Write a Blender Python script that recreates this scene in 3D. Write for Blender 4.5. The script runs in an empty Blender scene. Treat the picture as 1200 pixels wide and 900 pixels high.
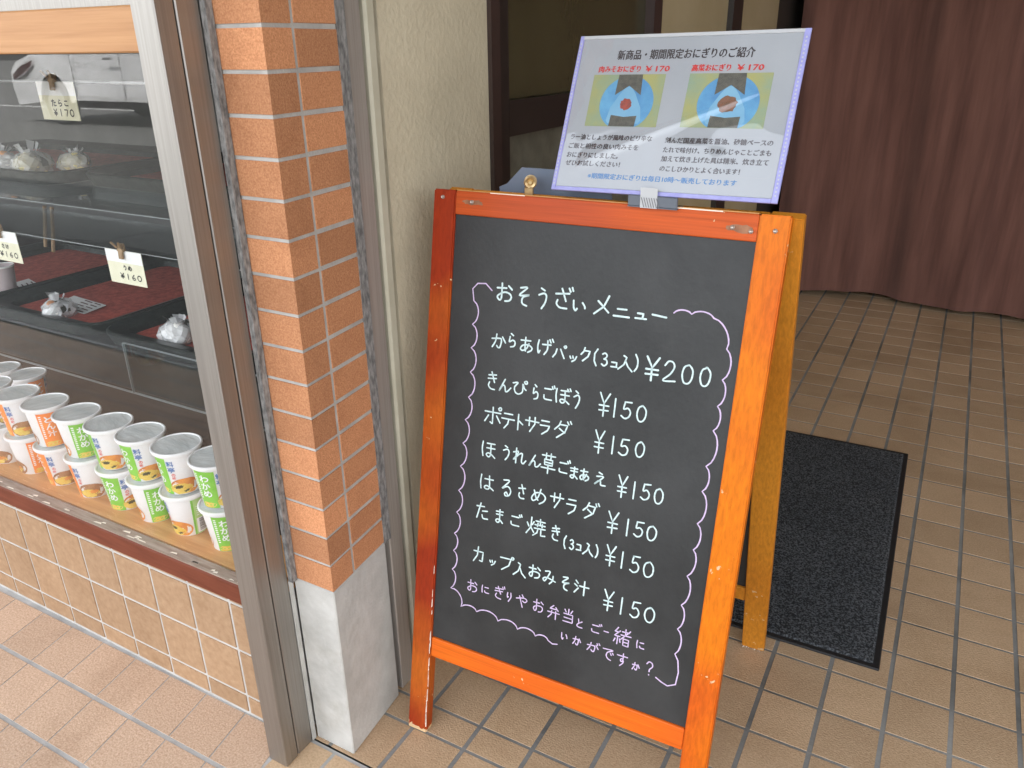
import bpy, bmesh, math, random
from mathutils import Vector, Matrix
rnd = random.Random(7)
R = math.radians
C = bpy.context.scene.collection
sc = bpy.context.scene

# ------------------------------------------------------------------ camera
cam = bpy.data.cameras.new('camera')
cam.sensor_width = 36.0
cam.lens = 917.95 / 1200 * 36.0
cam.clip_start = 0.05
cam.clip_end = 500
camo = bpy.data.objects.new('camera', cam)
C.objects.link(camo)
rx = Vector((0.87378969, 0.4861446, -0.01245039))
dn = Vector((0.18366042, -0.35359839, -0.91718975))
fw = Vector((-0.45028928, 0.7991443, -0.39825614))
camo.matrix_world = Matrix(((rx.x, -dn.x, -fw.x, -0.16406267), (rx.y, -dn.y, -fw.y, -1.29599884),
                            (rx.z, -dn.z, -fw.z, 1.1042604), (0, 0, 0, 1)))
sc.camera = camo

# ------------------------------------------------------------------ sky, sun, exposure
SUN_EL, SUN_AZ = 56.0, 12.0           # the sun stands behind the building: shop front in open shade, street lit
world = bpy.data.worlds.new('World')
sc.world = world
world.use_nodes = True
wn = world.node_tree
bg = wn.nodes['Background']
sky = wn.nodes.new('ShaderNodeTexSky')
sky.sky_type = 'NISHITA'
sky.sun_disc = False
sky.sun_elevation = R(SUN_EL)
sky.sun_rotation = R(SUN_AZ)
sky.air_density = 1.0
sky.dust_density = 3.0
sky.ozone_density = 0.6
hs = wn.nodes.new('ShaderNodeHueSaturation')
hs.inputs['Saturation'].default_value = 0.22
wn.links.new(sky.outputs[0], hs.inputs['Color'])
wn.links.new(hs.outputs[0], bg.inputs[0])
bg.inputs[1].default_value = 0.15
sd = bpy.data.lights.new('sun', 'SUN')
sd.energy = 2.0
sd.angle = R(0.6)
sd.color = (1.0, 0.97, 0.92)
so = bpy.data.objects.new('sun', sd)
C.objects.link(so)
_az = R(SUN_AZ)
_dir = Vector((math.sin(_az) * math.cos(R(SUN_EL)), math.cos(_az) * math.cos(R(SUN_EL)), math.sin(R(SUN_EL))))
so.rotation_euler = _dir.to_track_quat('Z', 'Y').to_euler()
sc.view_settings.view_transform = 'Standard'
sc.view_settings.look = 'None'
sc.view_settings.gamma = 1
sc.view_settings.use_curve_mapping = False
sc.view_settings.exposure = 2.8
sc.cycles.max_bounces = 10
sc.cycles.transparent_max_bounces = 24
sc.cycles.sample_clamp_indirect = 6.0

# ------------------------------------------------------------------ materials
def nodes(name):
    m = bpy.data.materials.new(name)
    m.use_nodes = True
    return m, m.node_tree, m.node_tree.nodes['Principled BSDF']

def N(t, kind, **kw):
    n = t.nodes.new(kind)
    for k, v in kw.items():
        if k in n.inputs.keys():
            n.inputs[k].default_value = v
        else:
            setattr(n, k, v)
    return n

def rgba(c):
    return (c[0], c[1], c[2], 1.0)

def mat(name, c, rough=0.5, metal=0.0, c2=None, scale=20.0, stretch=(1, 1, 1), bump=0.0, bscale=None,
        coat=0.0, spec=0.5, detail=6.0, lo=0.35, hi=0.65, tone=None, rvar=0.0, sheen=0.0, bdist=0.002, dirt=None):
    m, t, p = nodes(name)
    p.inputs['Base Color'].default_value = rgba(c)
    p.inputs['Roughness'].default_value = rough
    p.inputs['Metallic'].default_value = metal
    p.inputs['Specular IOR Level'].default_value = spec
    if coat:
        p.inputs['Coat Weight'].default_value = coat
        p.inputs['Coat Roughness'].default_value = 0.12
    if sheen:
        p.inputs['Sheen Weight'].default_value = sheen
    tc = N(t, 'ShaderNodeTexCoord')
    mp = N(t, 'ShaderNodeMapping')
    mp.inputs['Scale'].default_value = stretch
    t.links.new(tc.outputs['Object'], mp.inputs[0])
    if c2 is not None or rvar:
        nz = N(t, 'ShaderNodeTexNoise', Scale=scale, Detail=detail, Roughness=0.6)
        t.links.new(mp.outputs[0], nz.inputs['Vector'])
        cr = N(t, 'ShaderNodeValToRGB')
        cr.color_ramp.elements[0].position = lo
        cr.color_ramp.elements[1].position = hi
        cr.color_ramp.elements[0].color = rgba(c)
        cr.color_ramp.elements[1].color = rgba(c2 if c2 is not None else c)
        t.links.new(nz.outputs['Fac'], cr.inputs[0])
        src = cr.outputs[0]
        if tone:
            at = N(t, 'ShaderNodeAttribute', attribute_name='tone')
            mr = N(t, 'ShaderNodeMapRange')
            mr.inputs['To Min'].default_value = 1 - tone
            mr.inputs['To Max'].default_value = 1 + tone
            t.links.new(at.outputs['Fac'], mr.inputs[0])
            mx = N(t, 'ShaderNodeMix', data_type='RGBA', blend_type='MULTIPLY')
            mx.inputs[0].default_value = 1.0
            t.links.new(src, mx.inputs[6])
            t.links.new(mr.outputs[0], mx.inputs[7])
            src = mx.outputs[2]
        if dirt:
            dn_ = N(t, 'ShaderNodeTexNoise', Scale=dirt[0], Detail=7.0, Roughness=0.7, Distortion=0.6)
            t.links.new(tc.outputs['Object'], dn_.inputs['Vector'])
            dr = N(t, 'ShaderNodeValToRGB')
            dr.color_ramp.elements[0].position = dirt[1]
            dr.color_ramp.elements[1].position = dirt[2]
            dr.color_ramp.elements[0].color = rgba(dirt[3])
            dr.color_ramp.elements[1].color = (1, 1, 1, 1)
            t.links.new(dn_.outputs['Fac'], dr.inputs[0])
            dm = N(t, 'ShaderNodeMix', data_type='RGBA', blend_type='MULTIPLY')
            dm.inputs[0].default_value = 1.0
            t.links.new(src, dm.inputs[6])
            t.links.new(dr.outputs[0], dm.inputs[7])
            src = dm.outputs[2]
        t.links.new(src, p.inputs['Base Color'])
        if rvar:
            mr2 = N(t, 'ShaderNodeMapRange')
            mr2.inputs['To Min'].default_value = max(0.02, rough - rvar)
            mr2.inputs['To Max'].default_value = rough + rvar
            t.links.new(nz.outputs['Fac'], mr2.inputs[0])
            t.links.new(mr2.outputs[0], p.inputs['Roughness'])
    if bump:
        nb = N(t, 'ShaderNodeTexNoise', Scale=bscale or scale, Detail=5.0)
        t.links.new(mp.outputs[0], nb.inputs['Vector'])
        b = N(t, 'ShaderNodeBump', Strength=bump, Distance=bdist)
        t.links.new(nb.outputs['Fac'], b.inputs['Height'])
        t.links.new(b.outputs[0], p.inputs['Normal'])
    return m

def clear(name, ior=1.5, tint=(1, 1, 1), rough=0.0, haze=0.0, hazec=(0.8, 0.8, 0.8), bump=0.0, bscale=8.0, bdist=0.002):
    """clear sheet: see-through with a Fresnel mirror, optionally a little milky"""
    m = bpy.data.materials.new(name)
    m.use_nodes = True
    t = m.node_tree
    t.nodes.clear()
    out = N(t, 'ShaderNodeOutputMaterial')
    tr = N(t, 'ShaderNodeBsdfTransparent')
    tr.inputs[0].default_value = rgba(tint)
    gl = N(t, 'ShaderNodeBsdfGlossy')
    gl.inputs['Roughness'].default_value = rough
    gl.inputs['Color'].default_value = (1, 1, 1, 1)
    fr = N(t, 'ShaderNodeFresnel', IOR=ior)
    ge = N(t, 'ShaderNodeNewGeometry')           # same mirror strength on both faces of the sheet
    mrb = N(t, 'ShaderNodeMapRange')
    mrb.inputs['To Min'].default_value = ior
    mrb.inputs['To Max'].default_value = 1.0 / ior
    t.links.new(ge.outputs['Backfacing'], mrb.inputs[0])
    t.links.new(mrb.outputs[0], fr.inputs['IOR'])
    mx = N(t, 'ShaderNodeMixShader')
    base = tr.outputs[0]
    if haze:
        df = N(t, 'ShaderNodeBsdfDiffuse')
        df.inputs[0].default_value = rgba(hazec)
        m2 = N(t, 'ShaderNodeMixShader')
        m2.inputs[0].default_value = haze
        t.links.new(base, m2.inputs[1])
        t.links.new(df.outputs[0], m2.inputs[2])
        base = m2.outputs[0]
    if bump:
        tc = N(t, 'ShaderNodeTexCoord')
        nb = N(t, 'ShaderNodeTexNoise', Scale=bscale, Detail=2.0)
        t.links.new(tc.outputs['Object'], nb.inputs['Vector'])
        b = N(t, 'ShaderNodeBump', Strength=bump, Distance=bdist)
        t.links.new(nb.outputs['Fac'], b.inputs['Height'])
        t.links.new(b.outputs[0], gl.inputs['Normal'])
        t.links.new(b.outputs[0], fr.inputs['Normal'])
    t.links.new(fr.outputs[0], mx.inputs[0])
    t.links.new(base, mx.inputs[1])
    t.links.new(gl.outputs[0], mx.inputs[2])
    t.links.new(mx.outputs[0], out.inputs[0])
    return m

def varnish(name, c_hi, c_lo, axis, seedloc, wear_z=0.0, mid=0.5, rough=0.5, patch=None, coat=0.05):
    """orange varnished wood: long grain, broad worn light and dark zones, raw wood at the feet"""
    m, t, p = nodes(name)
    p.inputs['Roughness'].default_value = rough
    p.inputs['Coat Weight'].default_value = coat
    p.inputs['Coat Roughness'].default_value = 0.2
    p.inputs['Specular IOR Level'].default_value = 0.18
    tc = N(t, 'ShaderNodeTexCoord')
    mp = N(t, 'ShaderNodeMapping')
    mp.inputs['Location'].default_value = seedloc
    st = [150, 150, 150]
    st[axis] = 3.0
    mp.inputs['Scale'].default_value = st
    t.links.new(tc.outputs['Object'], mp.inputs[0])
    g = N(t, 'ShaderNodeTexNoise', Scale=1.6, Detail=6.0, Roughness=0.65, Distortion=0.3)
    t.links.new(mp.outputs[0], g.inputs['Vector'])
    mp2 = N(t, 'ShaderNodeMapping')
    mp2.inputs['Location'].default_value = seedloc
    t.links.new(tc.outputs['Object'], mp2.inputs[0])
    z = N(t, 'ShaderNodeTexNoise', Scale=4.2, Detail=1.5, Roughness=0.4)
    t.links.new(mp2.outputs[0], z.inputs['Vector'])
    a = N(t, 'ShaderNodeValToRGB')
    a.color_ramp.elements[0].position = mid - 0.14
    a.color_ramp.elements[1].position = mid + 0.14
    a.color_ramp.elements[0].color = rgba(c_lo)
    a.color_ramp.elements[1].color = rgba(c_hi)
    t.links.new(z.outputs['Fac'], a.inputs[0])
    mr = N(t, 'ShaderNodeMapRange')
    mr.inputs['From Min'].default_value = 0.3
    mr.inputs['From Max'].default_value = 0.7
    mr.inputs['To Min'].default_value = 0.74
    mr.inputs['To Max'].default_value = 1.14
    t.links.new(g.outputs['Fac'], mr.inputs[0])
    mx = N(t, 'ShaderNodeMix', data_type='RGBA', blend_type='MULTIPLY')
    mx.inputs[0].default_value = 1.0
    t.links.new(a.outputs[0], mx.inputs[6])
    t.links.new(mr.outputs[0], mx.inputs[7])
    src = mx.outputs[2]
    # small chips where the varnish is gone
    ch = N(t, 'ShaderNodeTexNoise', Scale=120.0, Detail=3.0)
    t.links.new(mp2.outputs[0], ch.inputs['Vector'])
    ch2 = N(t, 'ShaderNodeTexNoise', Scale=14.0, Detail=2.0)
    t.links.new(mp2.outputs[0], ch2.inputs['Vector'])
    mu = N(t, 'ShaderNodeMath', operation='MULTIPLY')
    t.links.new(ch.outputs['Fac'], mu.inputs[0])
    t.links.new(ch2.outputs['Fac'], mu.inputs[1])
    th = N(t, 'ShaderNodeMapRange')
    th.inputs['From Min'].default_value = 0.425
    th.inputs['From Max'].default_value = 0.45
    t.links.new(mu.outputs[0], th.inputs[0])
    fac = th.outputs[0]
    if wear_z:
        sx = N(t, 'ShaderNodeSeparateXYZ')
        t.links.new(tc.outputs['Object'], sx.inputs[0])
        wz = N(t, 'ShaderNodeMath', operation='MULTIPLY_ADD')
        wz.inputs[1].default_value = wear_z * 1.6
        wz.inputs[2].default_value = -wear_z * 0.45
        t.links.new(ch.outputs['Fac'], wz.inputs[0])
        lt = N(t, 'ShaderNodeMath', operation='LESS_THAN')
        t.links.new(sx.outputs['Z'], lt.inputs[0])
        t.links.new(wz.outputs[0], lt.inputs[1])
        mxx = N(t, 'ShaderNodeMath', operation='MAXIMUM')
        t.links.new(fac, mxx.inputs[0])
        t.links.new(lt.outputs[0], mxx.inputs[1])
        fac = mxx.outputs[0]
    m3 = N(t, 'ShaderNodeMix', data_type='RGBA')
    t.links.new(fac, m3.inputs[0])
    t.links.new(src, m3.inputs[6])
    m3.inputs[7].default_value = (0.62, 0.43, 0.24, 1)
    t.links.new(m3.outputs[2], p.inputs['Base Color'])
    b = N(t, 'ShaderNodeBump', Strength=0.12, Distance=0.001)
    t.links.new(g.outputs['Fac'], b.inputs['Height'])
    t.links.new(b.outputs[0], p.inputs['Normal'])
    return m

M = {}
M['asphalt'] = mat('asphalt', (0.10, 0.10, 0.095), 0.85, c2=(0.15, 0.15, 0.14), scale=60, bump=0.5, bscale=220)
M['grout'] = mat('grout', (0.34, 0.335, 0.325), 0.9, c2=(0.48, 0.475, 0.46), scale=14, bump=0.3, bscale=200)
M['grout_floor'] = mat('grout_floor', (0.10, 0.10, 0.094), 0.9, c2=(0.36, 0.36, 0.345), scale=2.4, bump=0.3, bscale=200)
M['tile'] = mat('floor_tile', (0.48, 0.32, 0.188), 0.6, c2=(0.64, 0.46, 0.295), scale=240, bump=0.7, bscale=330, tone=0.10, dirt=(2.6, 0.33, 0.56, (0.80, 0.77, 0.73)), lo=0.3, hi=0.7, bdist=0.0016)
M['tile_out'] = mat('pavement_tile', (0.45, 0.285, 0.185), 0.8, c2=(0.70, 0.52, 0.38), scale=260, bump=0.6, bscale=330, tone=0.07, dirt=(3.5, 0.30, 0.52, (0.78, 0.75, 0.72)), lo=0.3, hi=0.7, bdist=0.0012)
M['tile_wall'] = mat('wall_tile', (0.31, 0.185, 0.10), 0.6, c2=(0.41, 0.265, 0.155), scale=80, bump=0.35, bscale=160, tone=0.08, dirt=(4.0, 0.30, 0.5, (0.85, 0.82, 0.78)), lo=0.3, hi=0.7, bdist=0.0012)
M['grout_wall'] = mat('wall_grout', (0.54, 0.52, 0.485), 0.9, c2=(0.42, 0.40, 0.37), scale=20)
M['brick'] = mat('brick', (0.42, 0.165, 0.070), 0.85, c2=(0.64, 0.31, 0.15), scale=420, bump=0.7, bscale=480, tone=0.22, dirt=(11.0, 0.30, 0.5, (0.85, 0.82, 0.80)), lo=0.3, hi=0.7, bdist=0.0012)
M['mortar'] = mat('mortar', (0.36, 0.345, 0.32), 0.9, c2=(0.50, 0.485, 0.45), scale=25, bump=0.4, bscale=300)
M['sealant'] = mat('sealant', (0.10, 0.097, 0.094), 0.85, c2=(0.30, 0.29, 0.275), scale=70, stretch=(3, 3, 1), bump=0.3, bscale=80)
M['concrete'] = mat('concrete', (0.40, 0.39, 0.36), 0.85, c2=(0.55, 0.54, 0.505), scale=11, bump=0.7, bscale=90, detail=10, dirt=(6.0, 0.28, 0.48, (0.84, 0.82, 0.78)))
M['stucco'] = mat('stucco', (0.52, 0.455, 0.325), 0.9, c2=(0.60, 0.53, 0.385), scale=6, bump=0.5, bscale=95, bdist=0.004)
M['steel'] = mat('steel', (0.34, 0.32, 0.295), 0.5, 1.0, c2=(0.41, 0.385, 0.355), scale=8, stretch=(40, 40, 0.6), bump=0.05, bscale=8, rvar=0.06)
M['strip_steel'] = mat('strip_steel', (0.36, 0.32, 0.28), 0.45, 0.35, c2=(0.44, 0.40, 0.355), scale=8, stretch=(40, 40, 0.6))
M['trim'] = mat('trim', (0.47, 0.44, 0.33), 0.55, c2=(0.55, 0.515, 0.40), scale=12)
M['dark_gap'] = mat('dark_gap', (0.012, 0.012, 0.013), 0.6)
M['bronze'] = mat('bronze_frame', (0.018, 0.014, 0.012), 0.4, 0.0, c2=(0.028, 0.022, 0.019), scale=5)
M['bronze_red'] = mat('reddish_frame', (0.035, 0.022, 0.018), 0.4, c2=(0.05, 0.03, 0.026), scale=5)
M['olive_glass'] = mat('olive_glass', (0.050, 0.043, 0.020), 0.22, c2=(0.066, 0.058, 0.028), scale=4, bump=0.15, bscale=60)
M['frost_glass'] = mat('frosted_glass', (0.10, 0.10, 0.075), 0.35, c2=(0.15, 0.15, 0.115), scale=24, bump=0.4, bscale=70)
M['beige_glass'] = mat('beige_glass', (0.42, 0.345, 0.20), 0.45, c2=(0.48, 0.40, 0.25), scale=4)
M['ceiling'] = mat('ceiling_board', (0.55, 0.53, 0.48), 0.8, c2=(0.6, 0.58, 0.53), scale=3)
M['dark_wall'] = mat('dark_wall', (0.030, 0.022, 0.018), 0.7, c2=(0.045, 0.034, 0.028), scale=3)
M['room_wall'] = mat('room_wall', (0.16, 0.16, 0.15), 0.8, c2=(0.2, 0.2, 0.19), scale=3)
M['sill_red'] = mat('sill_brown', (0.13, 0.034, 0.017), 0.6, c2=(0.18, 0.05, 0.026), scale=10, stretch=(1, 8, 8), spec=0.2, bump=0.1, bscale=30)
M['sill_top'] = mat('sill_weathered', (0.24, 0.165, 0.12), 0.7, c2=(0.38, 0.30, 0.24), scale=16, stretch=(1, 9, 9), bump=0.3, bscale=60)
M['raw_wood'] = mat('raw_wood', (0.72, 0.62, 0.50), 0.8, c2=(0.85, 0.76, 0.64), scale=60)
M['ledge'] = mat('ledge_wood', (0.56, 0.265, 0.095), 0.5, c2=(0.70, 0.375, 0.155), scale=5, stretch=(1, 14, 14), bump=0.15, bscale=12)
M['beam'] = mat('beam_wood', (0.42, 0.19, 0.062), 0.5, c2=(0.52, 0.26, 0.10), scale=4, stretch=(1, 16, 30), coat=0.1)
M['shade_toned_wood'] = mat('shade_toned_wood', (0.028, 0.018, 0.013), 0.6, c2=(0.06, 0.042, 0.030), scale=5, stretch=(1, 14, 14), bump=0.2, bscale=12)  # shade and reflection on the rear shelf are put into this brown
M['black_stand'] = mat('black_stand', (0.008, 0.010, 0.009), 0.4, c2=(0.018, 0.022, 0.020), scale=30, bump=0.2, bscale=70)
M['tray_black'] = mat('tray_black', (0.009, 0.012, 0.010), 0.4, c2=(0.026, 0.034, 0.029), scale=60, bump=0.2, bscale=120)
M['tray_red'] = mat('tray_red', (0.26, 0.035, 0.022), 0.5, c2=(0.52, 0.11, 0.075), scale=70, bump=0.2, bscale=120)
M['white_paper'] = mat('white_paper', (0.72, 0.72, 0.68), 0.7, c2=(0.78, 0.78, 0.74), scale=30)
M['card_white'] = mat('card_white', (0.80, 0.81, 0.78), 0.7, c2=(0.84, 0.85, 0.82), scale=30)
M['card_cream'] = mat('card_cream', (0.74, 0.72, 0.52), 0.7, c2=(0.78, 0.76, 0.57), scale=30)
M['ink'] = mat('ink', (0.05, 0.045, 0.04), 0.6)
M['clip_wood'] = mat('clip_wood', (0.27, 0.17, 0.08), 0.6, c2=(0.36, 0.24, 0.12), scale=80)
M['leaf_print'] = mat('leaf_print', (0.10, 0.03, 0.025), 0.6)
M['film'] = clear('crinkled_film', 1.75, rough=0.08, haze=0.42, hazec=(0.85, 0.87, 0.86), bump=1.0, bscale=60, bdist=0.01)
M['rice'] = mat('rice', (0.70, 0.68, 0.63), 0.6, c2=(0.8, 0.78, 0.74), scale=120, bump=0.6, bscale=160)
M['nori'] = mat('nori', (0.020, 0.022, 0.014), 0.5, c2=(0.045, 0.048, 0.03), scale=200)
M['filling'] = mat('filling', (0.32, 0.14, 0.07), 0.6, c2=(0.45, 0.22, 0.1), scale=120)
M['egg'] = mat('egg', (0.66, 0.55, 0.22), 0.6, c2=(0.74, 0.66, 0.36), scale=60)
M['salmon'] = mat('salmon', (0.72, 0.30, 0.10), 0.6, c2=(0.8, 0.42, 0.2), scale=60)
M['paper_cup'] = mat('paper_cup', (0.40, 0.33, 0.32), 0.6, c2=(0.46, 0.39, 0.38), scale=10)
M['glass'] = clear('window_glass', 1.31)
M['acrylic'] = clear('acrylic', 1.45, tint=(0.93, 0.96, 0.95))
M['acrylic_edge'] = mat('acrylic_edge', (0.30, 0.33, 0.325), 0.3)
M['cup_white'] = mat('cup_white', (0.74, 0.74, 0.73), 0.45, c2=(0.78, 0.78, 0.77), scale=20)
M['lid_rim'] = mat('lid_rim', (0.80, 0.81, 0.80), 0.3)
M['lid_film'] = mat('lid_film', (0.56, 0.61, 0.59), 0.16, c2=(0.70, 0.75, 0.73), scale=22, stretch=(1, 3, 1), bump=0.8, bscale=20, bdist=0.004, coat=0.8)
M['l_green'] = mat('label_green', (0.16, 0.46, 0.035), 0.45, c2=(0.22, 0.54, 0.06), scale=40)
M['l_pale_green'] = mat('label_pale_green', (0.42, 0.62, 0.22), 0.45)
M['l_orange'] = mat('label_orange', (0.82, 0.20, 0.025), 0.45, c2=(0.86, 0.27, 0.05), scale=40)
M['l_pale_orange'] = mat('label_pale_orange', (0.80, 0.42, 0.2), 0.45)
M['l_red'] = mat('label_red', (0.66, 0.06, 0.05), 0.45)
M['l_blue'] = mat('label_blue', (0.07, 0.17, 0.40), 0.45)
M['l_white'] = mat('label_white', (0.80, 0.80, 0.79), 0.45)
M['l_bowl'] = mat('label_bowl', (0.56, 0.17, 0.03), 0.45, c2=(0.7, 0.28, 0.05), scale=60)
M['l_soup'] = mat('label_soup', (0.66, 0.42, 0.05), 0.45, c2=(0.74, 0.56, 0.14), scale=90)
M['l_weed'] = mat('label_weed', (0.045, 0.05, 0.02), 0.45)
M['l_brown'] = mat('label_brown', (0.26, 0.11, 0.045), 0.45, c2=(0.4, 0.2, 0.09), scale=60)
M['blackboard'] = mat('blackboard', (0.018, 0.019, 0.019), 0.48, c2=(0.048, 0.049, 0.049), scale=5, stretch=(1.1, 1, 0.9), detail=10, lo=0.36, hi=0.86, bump=0.15, bscale=150, rvar=0.09, spec=0.4, dirt=(5.0, 0.32, 0.5, (0.72, 0.72, 0.73)))
M['smudge'] = mat('chalk_smudge', (0.020, 0.021, 0.022), 0.5)
M['chalk_w'] = mat('chalk_white', (0.62, 0.76, 0.75), 0.85, c2=(0.40, 0.50, 0.50), scale=200, lo=0.42, hi=0.75)
M['chalk_p'] = mat('chalk_pink', (0.62, 0.49, 0.70), 0.85, c2=(0.43, 0.34, 0.49), scale=200, lo=0.42, hi=0.75)
M['f_stile_l'] = varnish('varnish_left_stile', (0.56, 0.145, 0.012), (0.30, 0.030, 0.006), 2, (3.1, 0.2, 0.75), 0.022, mid=0.55)
M['f_stile_r'] = varnish('varnish_right_stile', (0.66, 0.165, 0.004), (0.52, 0.075, 0.006), 2, (7.3, 1.2, 0.3), 0.012, mid=0.43)
M['f_rail_t'] = varnish('varnish_top_rail', (0.52, 0.085, 0.012), (0.40, 0.062, 0.020), 0, (1.3, 5.2, 2.0), 0, mid=0.5)
M['f_rail_b'] = varnish('varnish_bottom_rail', (0.70, 0.135, 0.008), (0.56, 0.080, 0.010), 0, (4.3, 2.2, 1.0), 0, mid=0.45)
M['f_back'] = varnish('varnish_back_leg', (0.60, 0.235, 0.022), (0.53, 0.19, 0.018), 2, (2.3, 6.2, 1.0), 0.012, mid=0.5)
M['f_edge'] = mat('rail_top_wood', (0.40, 0.16, 0.035), 0.55, c2=(0.56, 0.27, 0.08), scale=14, stretch=(1, 20, 20), bump=0.2, bscale=40)
M['screw'] = mat('screw', (0.45, 0.38, 0.33), 0.4, 0.8)
M['rust'] = mat('rusty_smear', (0.20, 0.075, 0.03), 0.6, c2=(0.34, 0.15, 0.07), scale=60)
M['brass'] = mat('brass', (0.56, 0.42, 0.22), 0.35, 0.9, c2=(0.42, 0.28, 0.14), scale=90)
M['folder'] = clear('folder_plastic', 1.5, tint=(0.62, 0.68, 0.80), rough=0.15, haze=0.4, hazec=(0.36, 0.43, 0.53))
M['sleeve_edge'] = mat('sleeve_edge', (0.27, 0.27, 0.55), 0.3, c2=(0.34, 0.34, 0.62), scale=60)
M['sleeve'] = clear('sleeve_plastic', 1.75, rough=0.03, bump=0.5, bscale=9.0, bdist=0.004)
M['sheet'] = mat('sheet_paper', (0.31, 0.33, 0.355), 0.6, c2=(0.34, 0.36, 0.385), scale=8)
M['p_olive'] = mat('print_olive', (0.34, 0.32, 0.10), 0.5, c2=(0.20, 0.30, 0.22), scale=22, lo=0.3, hi=0.7)
M['p_blue'] = mat('print_blue', (0.05, 0.20, 0.42), 0.5, c2=(0.12, 0.36, 0.56), scale=26, lo=0.3, hi=0.7)
M['p_lblue'] = mat('print_light_blue', (0.19, 0.40, 0.55), 0.5, c2=(0.14, 0.34, 0.52), scale=18)
M['p_nori'] = mat('print_nori', (0.055, 0.055, 0.045), 0.5, c2=(0.10, 0.095, 0.075), scale=160)
M['p_red'] = mat('print_meat', (0.36, 0.06, 0.035), 0.5, c2=(0.20, 0.04, 0.03), scale=160)
M['p_brown'] = mat('print_greens', (0.22, 0.09, 0.05), 0.5, c2=(0.12, 0.06, 0.03), scale=160)
M['t_black'] = mat('print_black', (0.030, 0.022, 0.026), 0.5)
M['t_red'] = mat('print_red', (0.55, 0.015, 0.012), 0.5)
M['t_blue'] = mat('print_text_blue', (0.01, 0.13, 0.34), 0.5)
M['t_gray'] = mat('print_gray', (0.35, 0.35, 0.37), 0.5)
M['clip_gray'] = mat('clip_gray', (0.10, 0.115, 0.14), 0.4, c2=(0.13, 0.145, 0.17), scale=10)
M['tape'] = mat('tape', (0.46, 0.47, 0.48), 0.3)
M['tape_line'] = mat('tape_line', (0.16, 0.16, 0.17), 0.3)
M['mat_pile'] = mat('mat_pile', (0.010, 0.012, 0.014), 0.95, c2=(0.135, 0.145, 0.158), scale=260, bump=0.12, bscale=500, lo=0.42, hi=0.66, bdist=0.001, detail=2.0, dirt=(5.0, 0.3, 0.6, (0.7, 0.72, 0.75)))
M['mat_rubber'] = mat('mat_rubber', (0.010, 0.010, 0.011), 0.6, c2=(0.016, 0.016, 0.017), scale=40)
M['curtain'] = mat('curtain', (0.105, 0.042, 0.030), 0.9, c2=(0.185, 0.082, 0.060), scale=6, stretch=(3, 1, 0.25), bump=0.3, bscale=500, sheen=0.3)
M['car_paint'] = mat('car_paint', (0.78, 0.79, 0.80), 0.25, coat=1.0)
M['car_glass'] = mat('car_glass', (0.02, 0.025, 0.03), 0.08)
M['car_black'] = mat('car_black', (0.015, 0.015, 0.016), 0.6)
M['car_lamp'] = mat('car_lamp', (0.10, 0.04, 0.04), 0.1, coat=1.0)
M['car_silver'] = mat('car_silver', (0.6, 0.6, 0.6), 0.25, 0.9)
M['white_line'] = mat('white_line', (0.7, 0.7, 0.68), 0.7, c2=(0.55, 0.55, 0.53), scale=20)
M['kerb'] = mat('kerb_stone', (0.32, 0.315, 0.30), 0.85, c2=(0.42, 0.41, 0.39), scale=30)

# ------------------------------------------------------------------ mesh helpers
def ident():
    return Matrix.Identity(4)

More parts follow.
